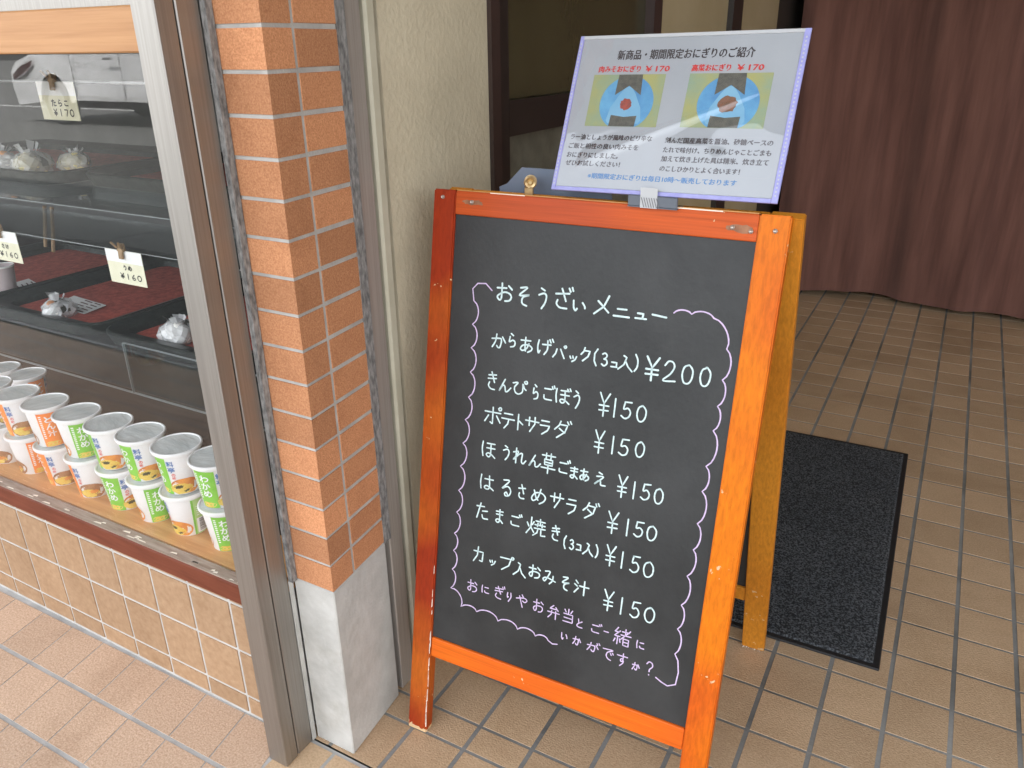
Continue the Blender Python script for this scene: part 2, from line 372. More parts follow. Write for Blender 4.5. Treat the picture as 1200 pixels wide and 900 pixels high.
class MB:
    """collects shapes (with per-face material slots) and links them as ONE mesh object"""
    def __init__(self):
        self.v, self.f, self.mi, self.tone, self.mats = [], [], [], [], []
    def slot(self, m):
        if m is None:
            return 0
        if m not in self.mats:
            self.mats.append(m)
        return self.mats.index(m)
    def add(self, vs, fs, m=None, T=None, tone=0.5):
        b = len(self.v)
        for p in vs:
            p = Vector(p)
            self.v.append(T @ p if T is not None else p)
        s = self.slot(m)
        for f in fs:
            self.f.append([b + i for i in f])
            self.mi.append(s)
            self.tone.append(tone)
    def bm(self, bm, m=None, T=None, tone=0.5):
        bm.verts.ensure_lookup_table()
        bm.verts.index_update()
        self.add([v.co.copy() for v in bm.verts], [[v.index for v in f.verts] for f in bm.faces], m, T, tone)
        bm.free()
    def box(self, x0, x1, y0, y1, z0, z1, m=None, T=None, bev=0.0, seg=1, tone=0.5):
        b = bmesh.new()
        vs = [b.verts.new(p) for p in ((x0, y0, z0), (x1, y0, z0), (x1, y1, z0), (x0, y1, z0),
                                       (x0, y0, z1), (x1, y0, z1), (x1, y1, z1), (x0, y1, z1))]
        for f in ((3, 2, 1, 0), (4, 5, 6, 7), (0, 1, 5, 4), (1, 2, 6, 5), (2, 3, 7, 6), (3, 0, 4, 7)):
            b.faces.new([vs[i] for i in f])
        if bev:
            bmesh.ops.bevel(b, geom=b.edges[:], offset=bev, segments=seg, affect='EDGES', profile=0.5)
        self.bm(b, m, T, tone)
    def prism(self, pts, z0, z1, m=None, T=None, bev=0.0):
        b = bmesh.new()
        lo = [b.verts.new((p[0], p[1], z0)) for p in pts]
        hi = [b.verts.new((p[0], p[1], z1)) for p in pts]
        n = len(pts)
        b.faces.new(lo[::-1])
        b.faces.new(hi)
        for i in range(n):
            b.faces.new((lo[i], lo[(i + 1) % n], hi[(i + 1) % n], hi[i]))
        bmesh.ops.recalc_face_normals(b, faces=b.faces[:])
        if bev:
            bmesh.ops.bevel(b, geom=b.edges[:], offset=bev, segments=1, affect='EDGES')
        self.bm(b, m, T)
    def lathe(self, prof, m=None, T=None, n=32, cap=True):
        vs, fs = [], []
        for r, z in prof:
            for k in range(n):
                a = 2 * math.pi * k / n
                vs.append((r * math.cos(a), r * math.sin(a), z))
        for i in range(len(prof) - 1):
            for k in range(n):
                fs.append((i * n + k, i * n + (k + 1) % n, (i + 1) * n + (k + 1) % n, (i + 1) * n + k))
        if cap:
            fs.append(list(range(n))[::-1])
            fs.append([(len(prof) - 1) * n + k for k in range(n)])
        self.add(vs, fs, m, T)
    def tube(self, path, r, m=None, T=None, n=8):
        path = [Vector(p) for p in path]
        vs, fs = [], []
        for i, p in enumerate(path):
            d = (path[min(i + 1, len(path) - 1)] - path[max(i - 1, 0)]).normalized()
            a = d.orthogonal().normalized()
            b = d.cross(a)
            for k in range(n):
                t = 2 * math.pi * k / n
                vs.append(p + a * r * math.cos(t) + b * r * math.sin(t))
        for i in range(len(path) - 1):
            for k in range(n):
                fs.append((i * n + k, i * n + (k + 1) % n, (i + 1) * n + (k + 1) % n, (i + 1) * n + k))
        fs.append(list(range(n))[::-1])
        fs.append([(len(path) - 1) * n + k for k in range(n)])
        self.add(vs, fs, m, T)
    def mesh(self, name, m=None):
        me = bpy.data.meshes.new(name)
        me.from_pydata([tuple(p) for p in self.v], [], self.f)
        for x in (self.mats or [m]):
            me.materials.append(x)
        if self.mats:
            me.polygons.foreach_set('material_index', self.mi)
        a = me.attributes.new('tone', 'FLOAT', 'FACE')
        a.data.foreach_set('value', self.tone)
        me.update()
        return me
    def build(self, name, m=None, parent=None, label=None, smooth=False):
        me = self.mesh(name, m)
        o = bpy.data.objects.new(name, me)
        C.objects.link(o)
        if smooth:
            shade(me)
        put(o, parent)
        if label:
            o['label'] = label
        return o

def shade(me, ang=40):
    me.polygons.foreach_set('use_smooth', [True] * len(me.polygons))
    try:
        me.set_sharp_from_angle(angle=R(ang))
    except Exception:
        pass

WM = {}                      # world matrices of the things' Empties
def wm(o):
    m = ident()
    chain = []
    while o is not None:
        chain.append(o)
        o = o.parent
    for c in reversed(chain):
        m = m @ WM.get(c.name, ident())
    return m
def put(o, parent):
    """geometry is written in world space; bring it into the parent's own space"""
    WM[o.name] = ident()
    if parent is not None:
        o.data.transform(wm(parent).inverted())
        o.parent = parent

def thing(name, label, cat, T=None, group=None):
    o = bpy.data.objects.new(name, None)
    C.objects.link(o)
    o.empty_display_size = 0.05
    T = T if T is not None else ident()
    o.matrix_basis = T
    WM[o.name] = T.copy()
    return tag(o, label, cat, group)
def tag(o, label, cat, group=None):
    o['label'] = label
    o['category'] = cat
    if group:
        o['group'] = group
    return o
def struct(o):
    o['kind'] = 'structure'
    return o
def loc(x, y, z, rz=0.0):
    return Matrix.Translation((x, y, z)) @ Matrix.Rotation(rz, 4, 'Z')
def copy_tree(o, T, label):
    c = o.copy()
    C.objects.link(c)
    c.matrix_basis = T
    WM[c.name] = T.copy()
    c['label'] = label
    for ch in o.children:
        d = ch.copy()
        C.objects.link(d)
        d.parent = c
        for g in ch.children:
            e = g.copy()
            C.objects.link(e)
            e.parent = d
    return c

# flat lettering: built-in font turned into mesh, cached
_txt = {}
def text_geo(s, bold=0.0):
    k = (s, bold)
    if k not in _txt:
        cu = bpy.data.curves.new('lettering', 'FONT')
        cu.body = s
        cu.size = 1.0
        cu.resolution_u = 2
        cu.offset = bold
        ob = bpy.data.objects.new('lettering', cu)
        C.objects.link(ob)
        bpy.context.view_layer.update()
        dg = bpy.context.evaluated_depsgraph_get()
        me = bpy.data.meshes.new_from_object(ob.evaluated_get(dg))
        vs = [v.co.copy() for v in me.vertices]
        fs = [list(p.vertices) for p in me.polygons]
        bpy.data.objects.remove(ob)
        bpy.data.curves.remove(cu)
        bpy.data.meshes.remove(me)
        _txt[k] = (vs, fs)
    return _txt[k]
def text_fit(mb, s, x0, y0, x1, h, m, fn, bold=0.0, slant=0.0):
    """lettering stretched to run from x0 to x1 with glyph height h; fn maps (x, y) to a point"""
    vs, fs = text_geo(s, bold)
    if not vs:
        return
    ax, bx = min(v.x for v in vs), max(v.x for v in vs)
    ay, by = min(v.y for v in vs), max(v.y for v in vs)
    out = []
    for v in vs:
        y = (v.y - ay) / (by - ay) * h
        x = x0 + (v.x - ax) / (bx - ax) * (x1 - x0) + slant * y
        out.append(fn(x, y0 + y))
    mb.add(out, fs, m)
def text_heavy(mb, s, x0, y0, x1, h, m, d, k):
    for i, dx in enumerate((-k, k, 0.0)):
        text_fit(mb, s, x0 + dx, y0 + (k * 0.6 if i == 1 else -k * 0.6 if i == 0 else 0), x1 + dx, h, m, card_fn(d + 0.00005 * i))

# hand lettering: every character as its strokes in a 100 x 100 box
DAK = ';78,2 85,16;92,-4 99,10'
HAN = ';88,2 81,8 86,18 95,16 98,7 93,1 87,3'
G = {
'お': '10,30 60,27;35,5 36,75 25,88 12,75 22,60 50,48 80,52 88,68 78,85 55,92;72,15 90,30',
'そ': '25,12 72,10 20,48 88,42 50,52 38,68 45,86 72,93',
'う': '35,8 62,16;20,38 60,28 78,42 70,70 45,95',
'さ': '15,30 80,24;42,6 66,58;25,58 20,75 38,90 72,90',
'い': '15,22 18,62 30,82 38,68;70,28 84,50 86,62',
'メ': '78,5 55,55 8,94;25,32 82,80',
'ニ': '25,20 75,18;8,84 92,82',
'ュ': '22,30 70,28 62,80;6,84 94,82',
'ー': '6,45 94,55',
'か': '10,38 58,32 66,45 60,85 48,90 40,78;36,8 30,50 12,90;72,22 90,55',
'ら': '38,6 60,16;28,28 24,62 55,48 80,60 72,85 38,95',
'あ': '15,25 75,22;42,5 40,60 46,88;66,42 50,75 25,90 12,75 28,55 60,50 85,62 82,80 60,94',
'け': '15,12 10,50 16,88 24,72;38,34 86,30;66,8 66,60 50,94',
'パ': '32,32 24,65 6,92;58,30 72,58 88,90' + HAN,
'ッ': '14,30 24,56;46,24 54,50;90,24 76,66 40,96',
'ク': '40,6 30,32 10,54;38,25 82,25 70,62 28,96',
'(': '70,2 30,30 30,70 66,98', ')': '30,2 70,30 70,70 34,98',
'3': '22,14 50,4 72,20 60,40 40,46 70,52 78,76 50,96 20,84',
'コ': '16,18 82,16 80,84;10,86 88,84',
'入': '36,6 56,14 40,60 4,94;50,36 68,70 98,94',
'¥': '16,3 48,46 84,2;48,46 48,98;16,54 82,52;16,74 82,72',
'2': '12,25 35,4 66,6 78,28 55,62 8,95 92,92',
'0': '58,4 24,18 12,56 30,92 62,95 86,70 88,30 62,5 48,5',
'1': '52,2 46,98', '7': '14,8 84,8 46,97', '6': '66,4 24,48 22,80 50,96 80,80 70,56 32,62',
'5': '34,8 28,46 60,40 84,60 74,86 42,97 12,86;34,8 88,5',
'き': '20,22 78,15;18,40 80,33;42,4 66,56;30,58 22,76 40,90 70,92',
'ん': '52,5 10,94 35,52 52,55 58,88 75,88 96,60',
'ひ': '6,26 38,20 16,52 22,82 48,92 70,72 70,22 82,48 94,58',
'こ': '22,22 74,20;18,62 25,85 80,86',
'ほ': '12,8 8,50 14,92;38,16 88,14;38,42 90,40;64,16 64,78 50,92 36,82 46,70 66,74 92,92',
'ホ': '6,32 94,30;50,6 50,90 38,82;25,50 6,82;72,48 94,78',
'テ': '22,12 80,10;4,42 96,40;55,42 50,70 26,97',
'ト': '34,2 34,98;36,40 92,62',
'サ': '3,32 97,30;30,8 31,60;70,5 70,45 38,97',
'ラ': '20,14 80,12;10,42 84,40 70,70 28,97',
'タ': '40,4 30,30 8,54;38,22 78,22 66,62 22,97;34,44 64,64',
'れ': '25,3 25,97;4,32 40,24 6,78 45,40 68,32 66,80 78,90 97,70',
'草': '6,14 94,13;33,2 33,26;66,2 66,26;24,34 77,34 77,60 24,60 24,34;26,47 75,47;4,76 97,74;50,60 50,99',
'ま': '18,18 82,16;20,38 80,36;52,4 52,78 36,92 18,82 30,70 56,72 84,90',
'え': '38,4 62,13;22,35 74,32 10,92 42,62 55,66 60,90 94,90',
'は': '12,8 8,50 14,92;36,30 90,27;64,8 66,78 50,92 34,82 46,70 68,74 94,92',
'る': '25,10 72,9 16,58 60,42 86,60 78,86 50,96 38,84 52,74 64,90',
'め': '20,20 34,60 46,76;60,6 44,60 18,86 6,66 28,36 66,28 92,48 84,76 56,96',
'た': '8,26 62,22;38,4 12,94;52,48 86,44;50,70 58,90 92,89',
'焼': '8,35 16,55;42,25 34,42;28,3 26,55 4,94;28,56 42,82;50,17 95,15;72,2 72,30;46,36 97,34;60,27 60,44;82,27 82,44;44,55 99,53;62,55 58,80 40,97;78,55 78,90 99,86',
'カ': '6,32 82,28 76,88 58,83;42,3 36,55 6,96',
'フ': '10,20 80,18 68,62 24,97',
'み': '20,15 52,13 28,70 14,86 6,70 34,58 96,74;78,38 74,72 54,98',
'汁': '12,10 28,24;4,36 22,48;6,94 30,60;38,42 99,40;70,3 70,99',
'に': '14,8 10,50 16,94;46,26 86,24;44,68 52,86 94,86',
'り': '25,10 22,45 30,60 38,48;72,5 76,50 44,97',
'や': '6,42 70,24 92,38 76,56 58,50;52,3 62,22;30,16 58,98',
'弁': '48,3 18,28 76,26;66,13 86,34;3,56 97,54;34,43 32,70 8,98;68,43 68,99',
'当': '50,2 50,34;18,10 30,28;82,8 68,28;12,40 86,40 86,94 10,94;16,67 84,67',
'と': '32,6 42,45;82,26 28,60 20,82 45,93 88,91',
'一': '4,50 96,48',
'緒': '25,2 8,28 30,28;36,20 6,54 38,52;24,54 24,98;12,68 4,88;36,66 42,84;48,20 88,18;68,3 68,40;42,40 99,38;93,7 42,66;58,58 89,58 89,97 58,97 58,58;58,77 88,77',
'す': '4,24 96,22;56,3 57,50 44,66 34,54 46,44 60,54 58,75 34,99',
'?': '18,22 38,4 72,8 80,32 52,54 50,70;49,90 52,94',
'で': '8,22 86,16 48,38 38,65 50,88 76,96;68,44 75,56;84,36 91,48',
}
for a, b in (('ざ', 'さ'), ('げ', 'け'), ('ご', 'こ'), ('ぼ', 'ほ'), ('ダ', 'タ'), ('ぎ', 'き'), ('が', 'か')):
    G[a] = G[b] + DAK
G['う_'] = G['う']
for a, b in (('ぴ', 'ひ'), ('ポ', 'ホ'), ('プ', 'フ')):
    G[a] = G[b] + HAN
SHARP = set('メニーコ¥17(テトサラカク入草当弁緒焼一汁タダ5ッュパポプフ')

def smooth_path(pts, per=5):
    if len(pts) < 3:
        return [pts[0].lerp(pts[1], i / 4) for i in range(5)]
    out = []
    P = [pts[0] * 2 - pts[1]] + pts + [pts[-1] * 2 - pts[-2]]
    for i in range(1, len(P) - 2):
        p0, p1, p2, p3 = P[i - 1:i + 3]
        for k in range(per):
            t = k / per
            out.append(0.5 * ((2 * p1) + (p2 - p0) * t + (2 * p0 - 5 * p1 + 4 * p2 - p3) * t * t + (3 * p1 - p0 - 3 * p2 + p3) * t ** 3))
    out.append(pts[-1])
    return out
def straight_path(pts):
    out = []
    for a, b in zip(pts[:-1], pts[1:]):
        for k in range(4):
            out.append(a.lerp(b, k / 4))
    out.append(pts[-1])
    return out
def ribbon(mb, path, w, fn, m, jitter=0.0):
    """a chalk line of width w along a 2-D path with round ends"""
    L, Rr = [], []
    n = len(path)
    for i, p in enumerate(path):
        d = path[min(i + 1, n - 1)] - path[max(i - 1, 0)]
        if d.length < 1e-9:
            d = Vector((1, 0))
        d.normalize()
        q = Vector((-d.y, d.x)) * w * 0.5 * (1 + jitter * rnd.uniform(-1, 1))
        L.append(p + q)
        Rr.append(p - q)
    vs = [fn(p.x, p.y) for p in L] + [fn(p.x, p.y) for p in Rr]
    mb.add(vs, [(n + i, n + i + 1, i + 1, i) for i in range(n - 1)], m)
    for end, ref in ((path[0], path[1]), (path[-1], path[-2])):
        d = (end - ref)
        a0 = math.atan2(d.y, d.x)
        arc = [end + Vector((math.cos(a0 + t), math.sin(a0 + t))) * w * 0.5 for t in [math.pi * (k / 6 - 0.5) for k in range(7)]]
        mb.add([fn(p.x, p.y) for p in arc], [list(range(7))], m)
def write_char(mb, ch, cx, cy, w, h, lw, fn, m, jit=0.012):
    for st in G[ch].split(';'):
        pts = []
        for q in st.split():
            a, b = q.split(',')
            pts.append(Vector((cx + (float(a) / 100 - 0.5) * w + rnd.uniform(-jit, jit) * w,
                               cy - (float(b) / 100 - 0.5) * h + rnd.uniform(-jit, jit) * h)))
        path = straight_path(pts) if (ch in SHARP and ch not in '5') else smooth_path(pts)
        ribbon(mb, path, lw, fn, m, 0.10)

# ------------------------------------------------------------------ setting: ground, pavement, entrance floor
b = MB()
b.add([(-120, -120, -0.16), (120, -120, -0.16), (120, 120, -0.16), (-120, 120, -0.16)], [(0, 1, 2, 3)])
struct(b.build('ground', M['asphalt']))
b = MB()
b.add([(-60, -30, -0.020), (60, -30, -0.020), (60, -1.82, -0.020), (-60, -1.82, -0.020)], [(0, 1, 2, 3)])
struct(b.build('road', M['asphalt']))
b = MB()
for y in (-10.6,):
    b.add([(-60, y - 0.07, -0.016), (60, y - 0.07, -0.016), (60, y + 0.07, -0.016), (-60, y + 0.07, -0.016)], [(0, 1, 2, 3)])
struct(b.build('road_marking', M['white_line']))
b = MB()
for k in range(-16, 17):
    b.box(k * 0.6 + 0.003, k * 0.6 + 0.597, -1.82, -1.68, -0.159, 0.0, bev=0.008)
struct(b.build('kerb', M['kerb']))

def tile(mb, p, q, r, s, z, inset, m, depth=0.0008):
    """one tile: corners p q r s in plan, chamfered edge down to the joint"""
    P = [Vector((a[0], a[1], 0)) for a in (p, q, r, s)]
    c = sum(P, Vector()) / 4
    lo = [Vector((v.x, v.y, z - depth - 0.0006)) for v in P]
    hi = [Vector((v.x, v.y, z)) + (c - v).normalized() * inset for v in P]
    mb.add(lo + hi, [(4, 5, 6, 7), (0, 1, 5, 4), (1, 2, 6, 5), (2, 3, 7, 6), (3, 0, 4, 7)], m, tone=rnd.random())

# pavement in front of the window: grid slightly skew, tight joints across, wide joints along
b = MB()
gx, gy = (0.0986256, 0.0012457), (-0.0203086, 0.1072763)
def gp(i, j):
    return (-1.5875247 + gx[0] * i + gy[0] * j, -0.7187359 + gx[1] * i + gy[1] * j)
b.add([(-6, -1.68, -0.0009), (6, -1.68, -0.0009), (6, -0.59, -0.0009), (-6, -0.59, -0.0009)], [(0, 1, 2, 3)], M['grout'])
for j in range(-9, 1):
    for i in range(-26, 56):
        dx, dy = 0.014, 0.038
        b_ = [gp(i + dx, j + dy), gp(i + 1 - dx, j + dy), gp(i + 1 - dx, j + 1 - dy), gp(i + dx, j + 1 - dy)]
        if j == 0 and b_[0][0] > -1.02:
            continue
        tile(b, *b_, 0.0, 0.0002, M['tile_out'])
for i in range(-2, 50):                      # first row before the entrance runs straight
    x0 = -0.913 + (i + 2) * 0.10355
    tile(b, (x0 + 0.003, -0.700), (x0 + 0.1005, -0.700), (x0 + 0.1005, -0.6005), (x0 + 0.003, -0.6005), 0.0, 0.0002, M['tile'])
tile(b, (-0.998, -0.700), (-0.9165, -0.700), (-0.9165, -0.6005), (-0.998, -0.6005), 0.0, 0.0002, M['tile'])
struct(b.build('pavement'))
# entrance floor
b = MB()
PX, PY = 0.103551, 0.108
b.add([(-1.2, -0.594, -0.0009), (4.2, -0.594, -0.0009), (4.2, 3.6, -0.0009), (-1.2, 3.6, -0.0009)], [(0, 1, 2, 3)], M['grout_floor'])
ys = [-5.5 * PY, -4.52 * PY] + [j * PY for j in range(-4, 33)]
for y0, y1 in zip(ys[:-1], ys[1:]):
    for i in range(-11, 40):
        x0, x1 = i * PX, (i + 1) * PX
        tile(b, (x0 + 0.0040, y0 + 0.0031), (x1 - 0.0040, y0 + 0.0031), (x1 - 0.0040, y1 - 0.0031), (x0 + 0.0040, y1 - 0.0031), 0.0, 0.0002, M['tile'])
struct(b.build('floor'))

# ceiling of the entrance and canopy over the pavement, unseen and sized for its shade
b = MB()
b.box(-6.0, 7.0, -0.60, 3.62, 2.56, 2.62)
struct(b.build('ceiling', M['ceiling']))

# facade over the openings
t = thing('shop_facade', 'beige rendered shop front wall above the window and entrance', 'wall', loc(0, -0.5, 2.62))
b = MB()
b.box(-6.0, 7.0, -0.60, -0.40, 2.622, 5.6)
b.build('facade_wall', M['stucco'], t)
b = MB()
b.box(-16.0, -6.001, -0.60, -0.40, 0.0, 5.6)  # unseen stretch of wall added to keep the sun off the road
b.build('sun_block_wall', M['stucco'], t)
b = MB()
b.box(-6.0, 7.0, -1.95, -0.603, 2.70, 2.78, bev=0.01)  # unseen overhang, depth set to shade the front and darken the sleeve reflection
b.build('shading_canopy', M['ceiling'], t)

# ------------------------------------------------------------------ tiled wall under the shop window
t = thing('tiled_wall', 'low beige tiled wall with pale joints under the shop window', 'wall', loc(-1.5, -0.56, 0))
b = MB()
b.box(-6.0, -0.985, -0.606, -0.52, -0.01, 0.276)
b.build('grout_bed', M['grout_wall'], t)
b = MB()
zz = [0.004, 0.047, 0.1505, 0.2535, 0.2755]
for z0, z1 in zip(zz[:-1], zz[1:]):
    for i in range(-44, 6):
        x0 = -1.6083 + i * 0.1012
        x1 = x0 + 0.1012
        if x0 > -0.99:
            continue
        x1 = min(x1, -0.987)
        g = 0.0030
        lo = [(x0 + g, -0.6055, z0 + g), (x1 - g, -0.6055, z0 + g), (x1 - g, -0.6055, z1 - g), (x0 + g, -0.6055, z1 - g)]
        k = 0.0006
        hi = [(x0 + g + k, -0.6078, z0 + g + k), (x1 - g - k, -0.6078, z0 + g + k), (x1 - g - k, -0.6078, z1 - g - k), (x0 + g + k, -0.6078, z1 - g - k)]
        b.add(lo + hi, [(4, 5, 6, 7), (0, 1, 5, 4), (1, 2, 6, 5), (2, 3, 7, 6), (3, 0, 4, 7)], None, tone=rnd.random())
b.build('wall_tiles', M['tile_wall'], t)

# ------------------------------------------------------------------ shop window: sill, ledge, glass, beam
t = thing('shop_window', 'shop display window with brown sill and orange wooden beam across the glass', 'window', loc(-1.5, -0.6, 0.28))
b = MB()
b.box(-6.0, -0.985, -0.626, -0.5995, 0.279, 0.3185, M['sill_red'], bev=0.003)
sill = b.build('sill', None, t)
b = MB()
b.box(-6.0, -0.985, -0.6245, -0.6035, 0.3190, 0.3206, M['sill_top'])
for k in range(26):                          # paint worn to the wood along the edge
    x = -1.0 - rnd.random() ** 1.4 * 0.8
    l = rnd.uniform(0.006, 0.026)
    y = -0.6232 + rnd.uniform(0, 0.009)
    b.add([(x, y, 0.3212), (x + l, y + 0.001, 0.3212), (x + l * 0.8, y + rnd.uniform(0.002, 0.006), 0.3212), (x + l * 0.2, y + 0.003, 0.3212)], [(0, 1, 2, 3)], M['raw_wood'])
b.build('worn_edge', None, sill)
b = MB()
b.box(-6.0, -0.992, -0.5990, -0.490, 0.292, 0.3200, M['ledge'])
b.build('ledge', None, t)
b = MB()
b.box(-6.0, -0.990, -0.606, -0.601, 0.3208, 1.099)
b.build('pane', M['glass'], t)
b = MB()
b.box(-6.0, -0.985, -0.622, -0.585, 1.100, 1.152, bev=0.002)
b.build('beam', M['beam'], t)
b = MB()
b.box(-6.0, -0.985, -0.616, -0.590, 1.1525, 1.30)
b.build('upper_panel', M['steel'], t)
b = MB()
b.box(-6.0, -0.985, -0.606, -0.600, 1.3005, 2.56)
b.build('upper_pane', M['olive_glass'], t)

# shop room behind the window
b = MB()
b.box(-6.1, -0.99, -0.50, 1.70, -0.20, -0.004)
struct(b.build('shop_floor', M['shade_toned_wood']))
t = thing('shop_room', 'dim shop interior behind the display window', 'room', loc(-2.5, 1.2, 0))
b = MB()
b.box(-6.0, -0.97, 1.55, 1.62, 0, 2.555)
b.build('room_wall', M['room_wall'], t)
b = MB()
b.box(-6.06, -6.0, -0.60, 1.62, 0, 2.555)
b.build('room_wall', M['room_wall'], t)
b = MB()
b.box(-6.0, -0.985, -0.489, 0.62, 0.28, 0.3195)  # rear part of the ledge shelf, its shade painted in as darker wood
b.build('counter', M['shade_toned_wood'], t)

# ------------------------------------------------------------------ steel post
t = thing('steel_post', 'tall brushed stainless steel post between window and brick pillar', 'post', loc(-0.983, -0.63, 0))
b = MB()
b.box(-1.003, -0.9635, -0.660, -0.6325, 0.0, 2.56, bev=0.0018)
b.build('front_channel', M['steel'], t)
b = MB()
b.box(-1.003, -0.9645, -0.6300, -0.597, 0.0, 2.56, bev=0.0015)
b.build('rear_channel', M['steel'], t)
b = MB()
b.box(-1.000, -0.968, -0.6330, -0.6295, 0.0, 2.555)
b.build('joint', M['dark_gap'], t)

# ------------------------------------------------------------------ brick pillar
t = thing('brick_pillar', 'orange brick pillar on a grey concrete base beside the steel post', 'pillar', loc(-0.93, -0.5, 0))
# plan: front face y = -0.585 from x -0.957 to -0.883 ; right face runs back to (-0.895, -0.442)
A0, A1, A2, A3 = Vector((-0.957, -0.585)), Vector((-0.8825, -0.585)), Vector((-0.895, -0.443)), Vector((-0.957, -0.443))
b = MB()
b.prism([A0 + Vector((0, 0.0014)), A1 + Vector((-0.0014, 0.0014)), A2 + Vector((-0.0014, 0)), A3], 0.336, 2.56)
b.build('mortar_core', M['mortar'], t)
b = MB()
d2 = (A2 - A1)
L2 = d2.length
d2n = d2.normalized()
n2 = Vector((d2n.y, -d2n.x))
k = 0
z = 0.3395
while z < 2.5:
    z0, z1 = z + 0.0, z + 0.0445
    tn = rnd.random()
    # corner piece: L-shaped, front face and the first part of the right face
    def lay(p, q, nrm, z0, z1, tn):
        g = 0.0012
        u = (q - p).normalized()
        lo = [(p.x, p.y, z0), (q.x, q.y, z0), (q.x, q.y, z1), (p.x, p.y, z1)]
        lo = [Vector(v) - Vector((nrm.x, nrm.y, 0)) * 0.003 for v in lo]
        hi = [(p.x + u.x * g, p.y + u.y * g, z0 + g), (q.x - u.x * g, q.y - u.y * g, z0 + g),
              (q.x - u.x * g, q.y - u.y * g, z1 - g), (p.x + u.x * g, p.y + u.y * g, z1 - g)]
        b.add(lo + [Vector(v) for v in hi], [(4, 5, 6, 7), (0, 1, 5, 4), (1, 2, 6, 5), (2, 3, 7, 6), (3, 0, 4, 7)], None, tone=tn)
    s1 = A1 + d2n * 0.052
    s2 = A1 + d2n * 0.0575
    # one folded corner brick
    cz = [(A0.x, A0.y), (A1.x, A1.y), (s1.x, s1.y)]
    vs = [(x, y, zz_) for zz_ in (z0, z1) for x, y in cz]
    b.add(vs, [(0, 1, 4, 3), (1, 2, 5, 4)], None, tone=tn)
    inn = [(A0.x, A0.y + 0.004, z0), (A1.x - 0.004, A1.y + 0.004, z0), (s1.x - 0.004, s1.y, z0),
           (A0.x, A0.y + 0.004, z1), (A1.x - 0.004, A1.y + 0.004, z1), (s1.x - 0.004, s1.y, z1)]
    b.add(vs + inn, [(0, 6, 7, 1), (1, 7, 8, 2), (3, 4, 10, 9), (4, 5, 11, 10), (2, 8, 11, 5)], None, tone=tn)
    lay(s2, A2, n2, z0, z1, rnd.random())
    z += 0.0494
b.build('bricks', M['brick'], t)
b = MB()
b.prism([A0 + Vector((-0.0065, -0.001)), A1 + Vector((0.0005, -0.001)), A2 + Vector((0.0005, 0.002)), A3 + Vector((-0.0065, 0.002))], 0.0, 0.3375, bev=0.002)
b.build('concrete_base', M['concrete'], t)
b = MB()
b.box(-0.9648, -0.9637, -0.5968, -0.5880, 0.0, 0.3379)
b.build('base_edge', M['concrete'], t)
b = MB()
b.box(-0.9640, -0.9550, -0.5965, -0.5862, 0.338, 2.56)

b.build('sealant', M['sealant'], t)
b = MB()
b.box(-0.920, -0.8935, -0.4440, -0.4262, 0.338, 2.56)
b.build('sealant', M['sealant'], t)

# ------------------------------------------------------------------ left side wall of the entrance
t = thing('entrance_side_wall', 'beige stucco side wall of the entrance behind the menu board', 'wall', loc(-1.0, 0, 0))
b = MB()
b.box(-1.05, -0.905, -0.345, -0.050, 0, 2.56)
b.build('stucco', M['stucco'], t)
b = MB()
b.box(-1.05, -0.898, -0.425, -0.390, 0, 2.56, bev=0.0015)
b.build('steel_strip', M['strip_steel'], t)
b = MB()
b.box(-1.05, -0.915, -0.3895, -0.3455, 0, 2.555)
b.build('joint', M['dark_gap'], t)
b = MB()
b.box(-1.04, -0.900, -0.377, -0.355, 0.0, 2.55, bev=0.004)
b.build('trim', M['trim'], t)

# sliding door in the side wall
t = thing('sliding_door', 'dark bronze sliding door with olive glass in the side wall', 'door', loc(-0.93, 0.7, 0))
b = MB()
b.box(-1.0, -0.897, -0.0495, -0.020, 0, 2.555)
b.build('jamb', M['bronze_red'], t)
b = MB()
b.box(-1.0, -0.911, -0.0195, 0.034, 0, 2.555)
b.build('stile', M['bronze'], t)
b = MB()
b.box(-0.965, -0.911, 0.787, 0.846, 0, 2.555)
b.build('stile', M['bronze_red'], t)
b = MB()
b.box(-0.965, -0.911, 0.0345, 0.7865, 0.945, 1.008)
b.build('lock_rail', M['bronze'], t)
b = MB()
b.box(-0.965, -0.911, 0.0345, 0.7865, 0.0, 0.14)
b.build('bottom_rail', M['bronze'], t)
b = MB()
b.box(-0.945, -0.935, 0.0345, 0.7865, 1.0085, 2.55)
b.build('upper_glass', M['olive_glass'], t)
b = MB()
b.box(-0.945, -0.935, 0.0345, 0.7865, 0.1405, 0.9445)
b.build('lower_glass', M['frost_glass'], t)
b = MB()
b.box(-1.0, -0.930, 0.8465, 1.544, 0, 2.55)
b.build('fixed_glass', M['beige_glass'], t)
b = MB()
b.box(-1.0, -0.911, 1.5445, 1.666, 0, 2.55)
b.build('mullion', M['bronze'], t)

t = thing('passage_wall', 'beige and dark brown wall at the back of the entrance', 'wall', loc(0, 2.6, 0))
b = MB()
b.box(-1.0, -0.912, 1.6665, 2.225, 0, 2.555)
b.build('beige_panel', M['beige_glass'], t)
b = MB()
b.box(-1.0, -0.914, 2.2255, 3.56, 0, 2.555, M['dark_wall'])
b.build('dark_panel', None, t)
b = MB()
b.box(-0.913, 4.2, 3.50, 3.56, 0, 2.555, M['dark_wall'])
b.build('dark_panel', None, t)
t = thing('right_side_wall', 'beige stucco wall on the far right side of the entrance', 'wall', loc(4.25, 1, 0))
b = MB()
b.box(4.2, 4.35, -0.60, 3.62, 0, 2.555)
b.build('stucco', M['stucco'], t)

